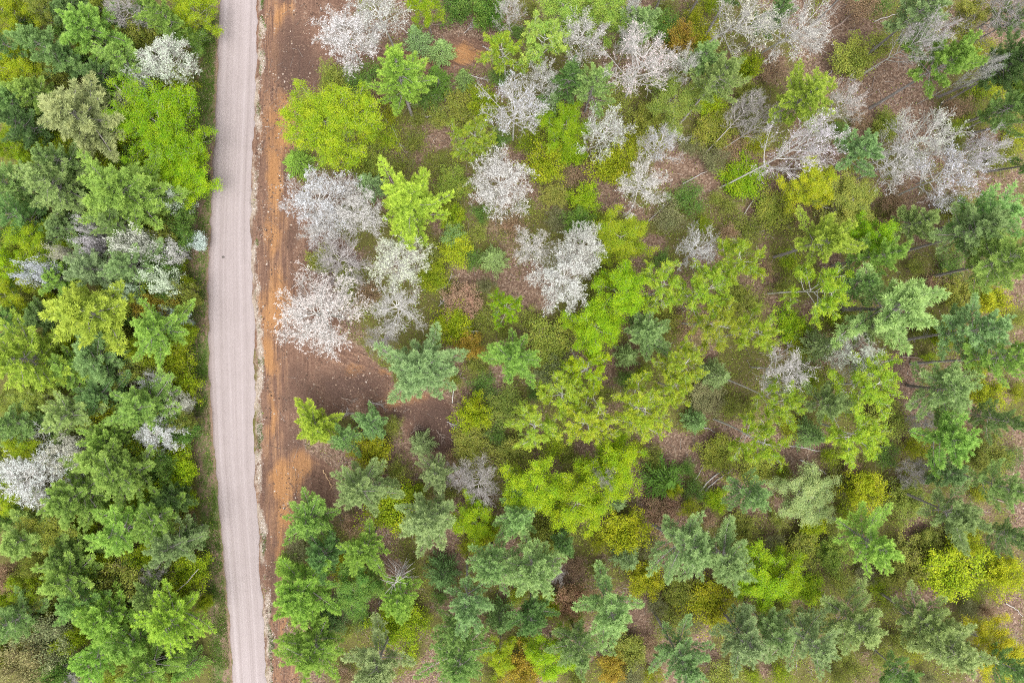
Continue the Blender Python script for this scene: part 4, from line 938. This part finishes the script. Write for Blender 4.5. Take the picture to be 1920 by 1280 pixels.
# ---------------------------------------------------------------- fallen and standing dead wood, and the small things by the road
def ground_pt(px, py, h=0.):
    x, y = px2w(px, py, h); return np.array([x, y, float(height_at(np.array([x]), np.array([y]))[0]) + h])
def wood(name, pts, r, label, cat, mat='deadwood', twigs=0, seed=0, h=0.1, k=6, group=None):
    """one log or pole through ground pixels, with a few side branches as a part"""
    rg = np.random.default_rng(seed); P = [ground_pt(*q[:2], q[2] if len(q) > 2 else h) for q in pts]; P = np.array(P); o = P[0].copy(); b = Buf()
    s = np.linspace(0, 1, len(P)); ss = np.linspace(0, 1, 9); Q = np.stack([np.interp(ss, s, P[:, i]) for i in range(3)], 1) - o; Q[1:-1] += rg.normal(size=(7, 3)) * r * .5
    tube(b, Q, np.linspace(r, r * .45, 9), k)
    if twigs:
        t = rg.uniform(.25, 1, twigs); p = np.stack([np.interp(t, ss, Q[:, i]) for i in range(3)], 1); d = norm(np.gradient(Q, axis=0).mean(0))
        q = p + norm(d + perp(np.tile(d, (twigs, 1)), rg) * np.array([1, 1, .35])) * rg.uniform(.4, 1.5, twigs)[:, None]; q[:, 2] = np.maximum(q[:, 2], .05)
        a = p + (q - p) * .6; c = a + norm((q - p) + rg.normal(size=(twigs, 3)) * .5) * rg.uniform(.3, .7, twigs)[:, None]
        segs(b, p, q, r * .35, r * .15, 4); segs(b, a, c, r * .2, r * .1, 3)
    ob = link(name, b.mesh("log", M[mat], True), None, None, label, cat, group); ob.location = o
L = "fallen logs and poles"
wood("fallen_log", [(1312, 922), (1338, 893), (1370, 873)], .16, "upper of two pale fallen logs lying together on the litter", "log", group=L, seed=1)
wood("fallen_log", [(1316, 928), (1345, 900), (1372, 880)], .13, "lower of two pale fallen logs lying together on the litter", "log", group=L, seed=2)
wood("fallen_log", [(1524, 96), (1555, 60), (1595, 28), (1640, 2)], .2, "dark curved trunk lying over brown litter at the upper edge", "log", 'brown', group=L, seed=3, h=1.)
wood("fallen_log", [(1468, 832), (1500, 838), (1546, 846)], .14, "pale log on brown litter beside the blue-green young conifer", "log", group=L, seed=4)
wood("fallen_log", [(1395, 402), (1410, 378), (1426, 352)], .09, "thin whitish pole on the litter near the mossy lime shrub", "log", group=L, seed=5, h=.6)
wood("fallen_log", [(1690, 862), (1720, 870), (1752, 890)], .14, "dark log above the white dead branch crown", "log", 'brown', group=L, seed=8)
wood("fallen_log", [(1385, 440), (1410, 437), (1445, 430)], .1, "pale log beside the lime aspen on the litter slope", "log", group=L, seed=9)
wood("fallen_log", [(318, 1118), (350, 1092), (372, 1066)], .09, "pale thin pole leaning across the lime verge bush", "pole", group=L, seed=10, h=6.)
wood("fallen_log", [(1440, 865), (1458, 878), (1480, 893)], .12, "grey weathered log on the litter above the grey-olive leafy tree", "log", 'graybark', group=L, seed=11)
wood("fallen_log", [(960, 118), (985, 120), (1004, 120)], .1, "pale log lying below the green aspen near the upper track", "log", group=L, seed=12, h=.4)
wood("fallen_log", [(1318, 800), (1330, 804), (1341, 811)], .1, "pale broken log on the bare litter by the small conifer", "log", group=L, seed=13)
D_ = "dead branches lying in the open"
wood("fallen_branch", [(848, 755, .3), (850, 725, 1.2), (852, 708, 1.6), (872, 708, .6)], .08, "white curling dead bough beside the star-shaped pine", "dead branch", 'palebark', 9, 21, group=D_)
wood("fallen_branch", [(778, 210, .3), (800, 220, .9), (838, 200, .3)], .08, "grey fallen boughs of the brush pile under the long-armed pine", "dead branch", 'deadwood', 16, 22, group=D_)
wood("fallen_branch", [(722, 222, .4), (738, 245, 1), (755, 282, .3)], .07, "white forked sapling lying beside the broad lime tree", "dead branch", 'palebark', 8, 23, group=D_)
wood("fallen_branch", [(792, 182, .3), (815, 178, .6), (842, 186, .3)], .09, "dark branch heap above the brush pile", "dead branch", 'graybark', 14, 24, group=D_)
wood("fallen_branch", [(628, 790, .3), (642, 778, .6), (655, 772, .3)], .1, "grey bundle of boughs between the dirt-spur pines", "dead branch", 'deadwood', 18, 25, group=D_)
wood("fallen_branch", [(606, 880, .2), (614, 898, .4), (622, 912, .2)], .09, "broken orange-cut branch at the edge of the dirt strip", "dead branch", 'cutwood', 6, 26, group=D_)
wood("fallen_branch", [(908, 590, .4), (918, 600, 1.5), (930, 585, 2.5)], .06, "white dead twig spray beside the lime aspen of the clearing", "dead branch", 'palebark', 10, 27, group=D_, h=1)
wood("fallen_branch", [(848, 605, 2.5), (865, 612, 3.4), (884, 622, 3.2)], .06, "white bare twig spread over the lime shrub", "dead branch", 'palebark', 10, 28, group=D_, h=1)
wood("fallen_branch", [(1075, 690, 1), (1080, 672, 3), (1072, 655, 5)], .07, "white dead fork standing beside the central lime aspen", "dead branch", 'palebark', 8, 29, group=D_, h=1)
wood("fallen_branch", [(1148, 820, 5), (1130, 775, 8), (1112, 745, 10)], .08, "long white bare bough among the central aspens", "dead branch", 'palebark', 9, 30, group=D_, h=1)
wood("fallen_branch", [(880, 140, .5), (895, 146, .8), (912, 150, .3)], .08, "pale broken sticks beside the slim young conifer", "dead branch", 'palebark', 9, 31, group=D_)
wood("fallen_branch", [(818, 545, .4), (838, 535, .9), (846, 520, 1.2)], .07, "grey dead twigs at the dark hollow near the tan shrub", "dead branch", 'deadwood', 9, 32, group=D_)
BR = [((818, 806), (832, 822), "dark brush tangle at the dirt spur's dead end"), ((838, 790), (856, 800), "grey sticks thrown up at the far end of the dirt spur"), ((770, 812), (786, 800), "loose brush on the lower bank of the dirt spur beside the grey-green young conifer"), ((690, 752), (716, 760), "broken twigs scattered across the middle of the dirt spur"), ((615, 128), (632, 118), "brush pushed up where the upper dirt track leaves the strip"), ((905, 88), (926, 98), "dead sticks at the end of the upper dirt track"), ((808, 48), (835, 44), "dry brush on purple-brown soil above the upper dirt track"), ((822, 575), (836, 560), "brown brush in the dark hollow beside the greyish white tree"), ((640, 745), (662, 752), "low slash heap between the dirt spur and its blue-green pines"), ((870, 62), (885, 50), "thin dead branches on purple-brown soil below the dense green bush")]
for i_, (p, q, lab) in enumerate(BR): wood("fallen_branch", [(*p, .3), ((p[0] + q[0]) / 2, (p[1] + q[1]) / 2, .7), (*q, .3)], .07, lab, "dead branch", ('brown', 'deadwood')[i_ % 2], 20, 200 + i_, group=D_)
PO = [((1600, 152), (1650, 122), "long grey pole lying over brown litter below the thin-trunked pale tree"), ((1530, 175), (1560, 132), "thin pole on brown litter above the pinkish sapling"), ((1690, 250), (1740, 222), "pale pole on brown litter above the white thicket"), ((1215, 415), (1262, 372), "thin log along the purple-brown litter path"), ((1280, 345), (1325, 322), "short pale log on the litter path under the slanting trunks"), ((1480, 60), (1512, 22), "grey pole on litter under the pinkish white twig tree"), ((1640, 40), (1690, 26), "broken grey trunk on litter beside the pale green upper-edge pine"), ((1500, 862), (1548, 888), "weathered pole on tan litter under the pale yellow-based aspen"), ((1690, 668), (1745, 676), "thin grey pole on tan litter beneath the largest blue-green pine"), ((1300, 905), (1322, 868), "short stick beside the two fallen logs"), ((1865, 640), (1918, 652), "dark pole on the ground at the outer edge beside the layered pine"), ((1860, 935), (1912, 952), "dark log by the outer edge under the lower blue-green pine"), ((1885, 1130), (1918, 1155), "dark log on pinkish litter in the lower outer corner")]
for i_, (p, q, lab) in enumerate(PO): wood("fallen_log", [p, ((p[0] + q[0]) / 2 + 2, (p[1] + q[1]) / 2 - 2), q], .1 + .02 * (i_ % 3), lab, "log", ('graybark', 'deadwood', 'brown')[i_ % 3], 0, 300 + i_, h=.35, group=L)
# grey snag: a standing dead trunk with whorls of bare boughs
rg = np.random.default_rng(77); T, B = Buf(), Buf(); o = ground_pt(766, 1052); path = crooked(rg, 15, .15); tube(T, path, np.linspace(.2, .05, 9)); z = np.linspace(4, 14, 46); az = rg.uniform(0, 6.3, 46); p = on_path(path, z); ln = (1.2 + 1.6 * np.sin((z - 3) / 12 * 3.1)) * rg.uniform(.5, 1.1, 46)
q = p + np.stack([np.cos(az) * ln, np.sin(az) * ln, rg.uniform(-.2, .5, 46)], 1); segs(B, p, q, .045, .015, 4); a = p + (q - p) * .5; segs(B, a, a + (q - p) * .35 + rg.normal(size=(46, 3)) * .3, .02, .008, 3)
e = bpy.data.objects.new("dead_snag", None); COL.objects.link(e); e.location = o; e.rotation_euler = (R_(-6), 0, 0); e['label'] = "grey standing snag with bare branches over brown litter"; e['category'] = "dead tree"
link("trunk", T.mesh("snag_trunk", M['graybark'], True), e); link("branches", B.mesh("snag_branches", M['deadwood']), e)
# white marker stake on the verge, and a dark stone on the road
b = Buf(); tube(b, [(0, 0, 0), (.03, .05, .5), (.05, .09, 1.0), (.05, .1, 1.2)], [.09, .085, .08, .05], 8); ob = link("marker_stake", b.mesh("marker_stake", M['palebark'], True), None, None, "short white marker stake on the verge at the road's edge", "stake"); ob.location = ground_pt(401, 1044); ob.rotation_euler = (R_(12), R_(6), 0)
bm = __import__('bmesh').new(); __import__('bmesh').ops.create_icosphere(bm, subdivisions=2, radius=.2); rr = random.Random(3)
for v in bm.verts: v.co *= rr.uniform(.8, 1.15); v.co.z *= .6
sm_ = bpy.data.meshes.new("stone"); bm.to_mesh(sm_); bm.free(); sm_.materials.append(bark_material("dark_stone", (.05, .045, .04), (.12, .1, .09))); ob = link("stone", sm_, None, None, "small dark stone lying on the gravel road", "stone"); x, y = px2w(419.5, 482.5); ob.location = (x, y, .2)
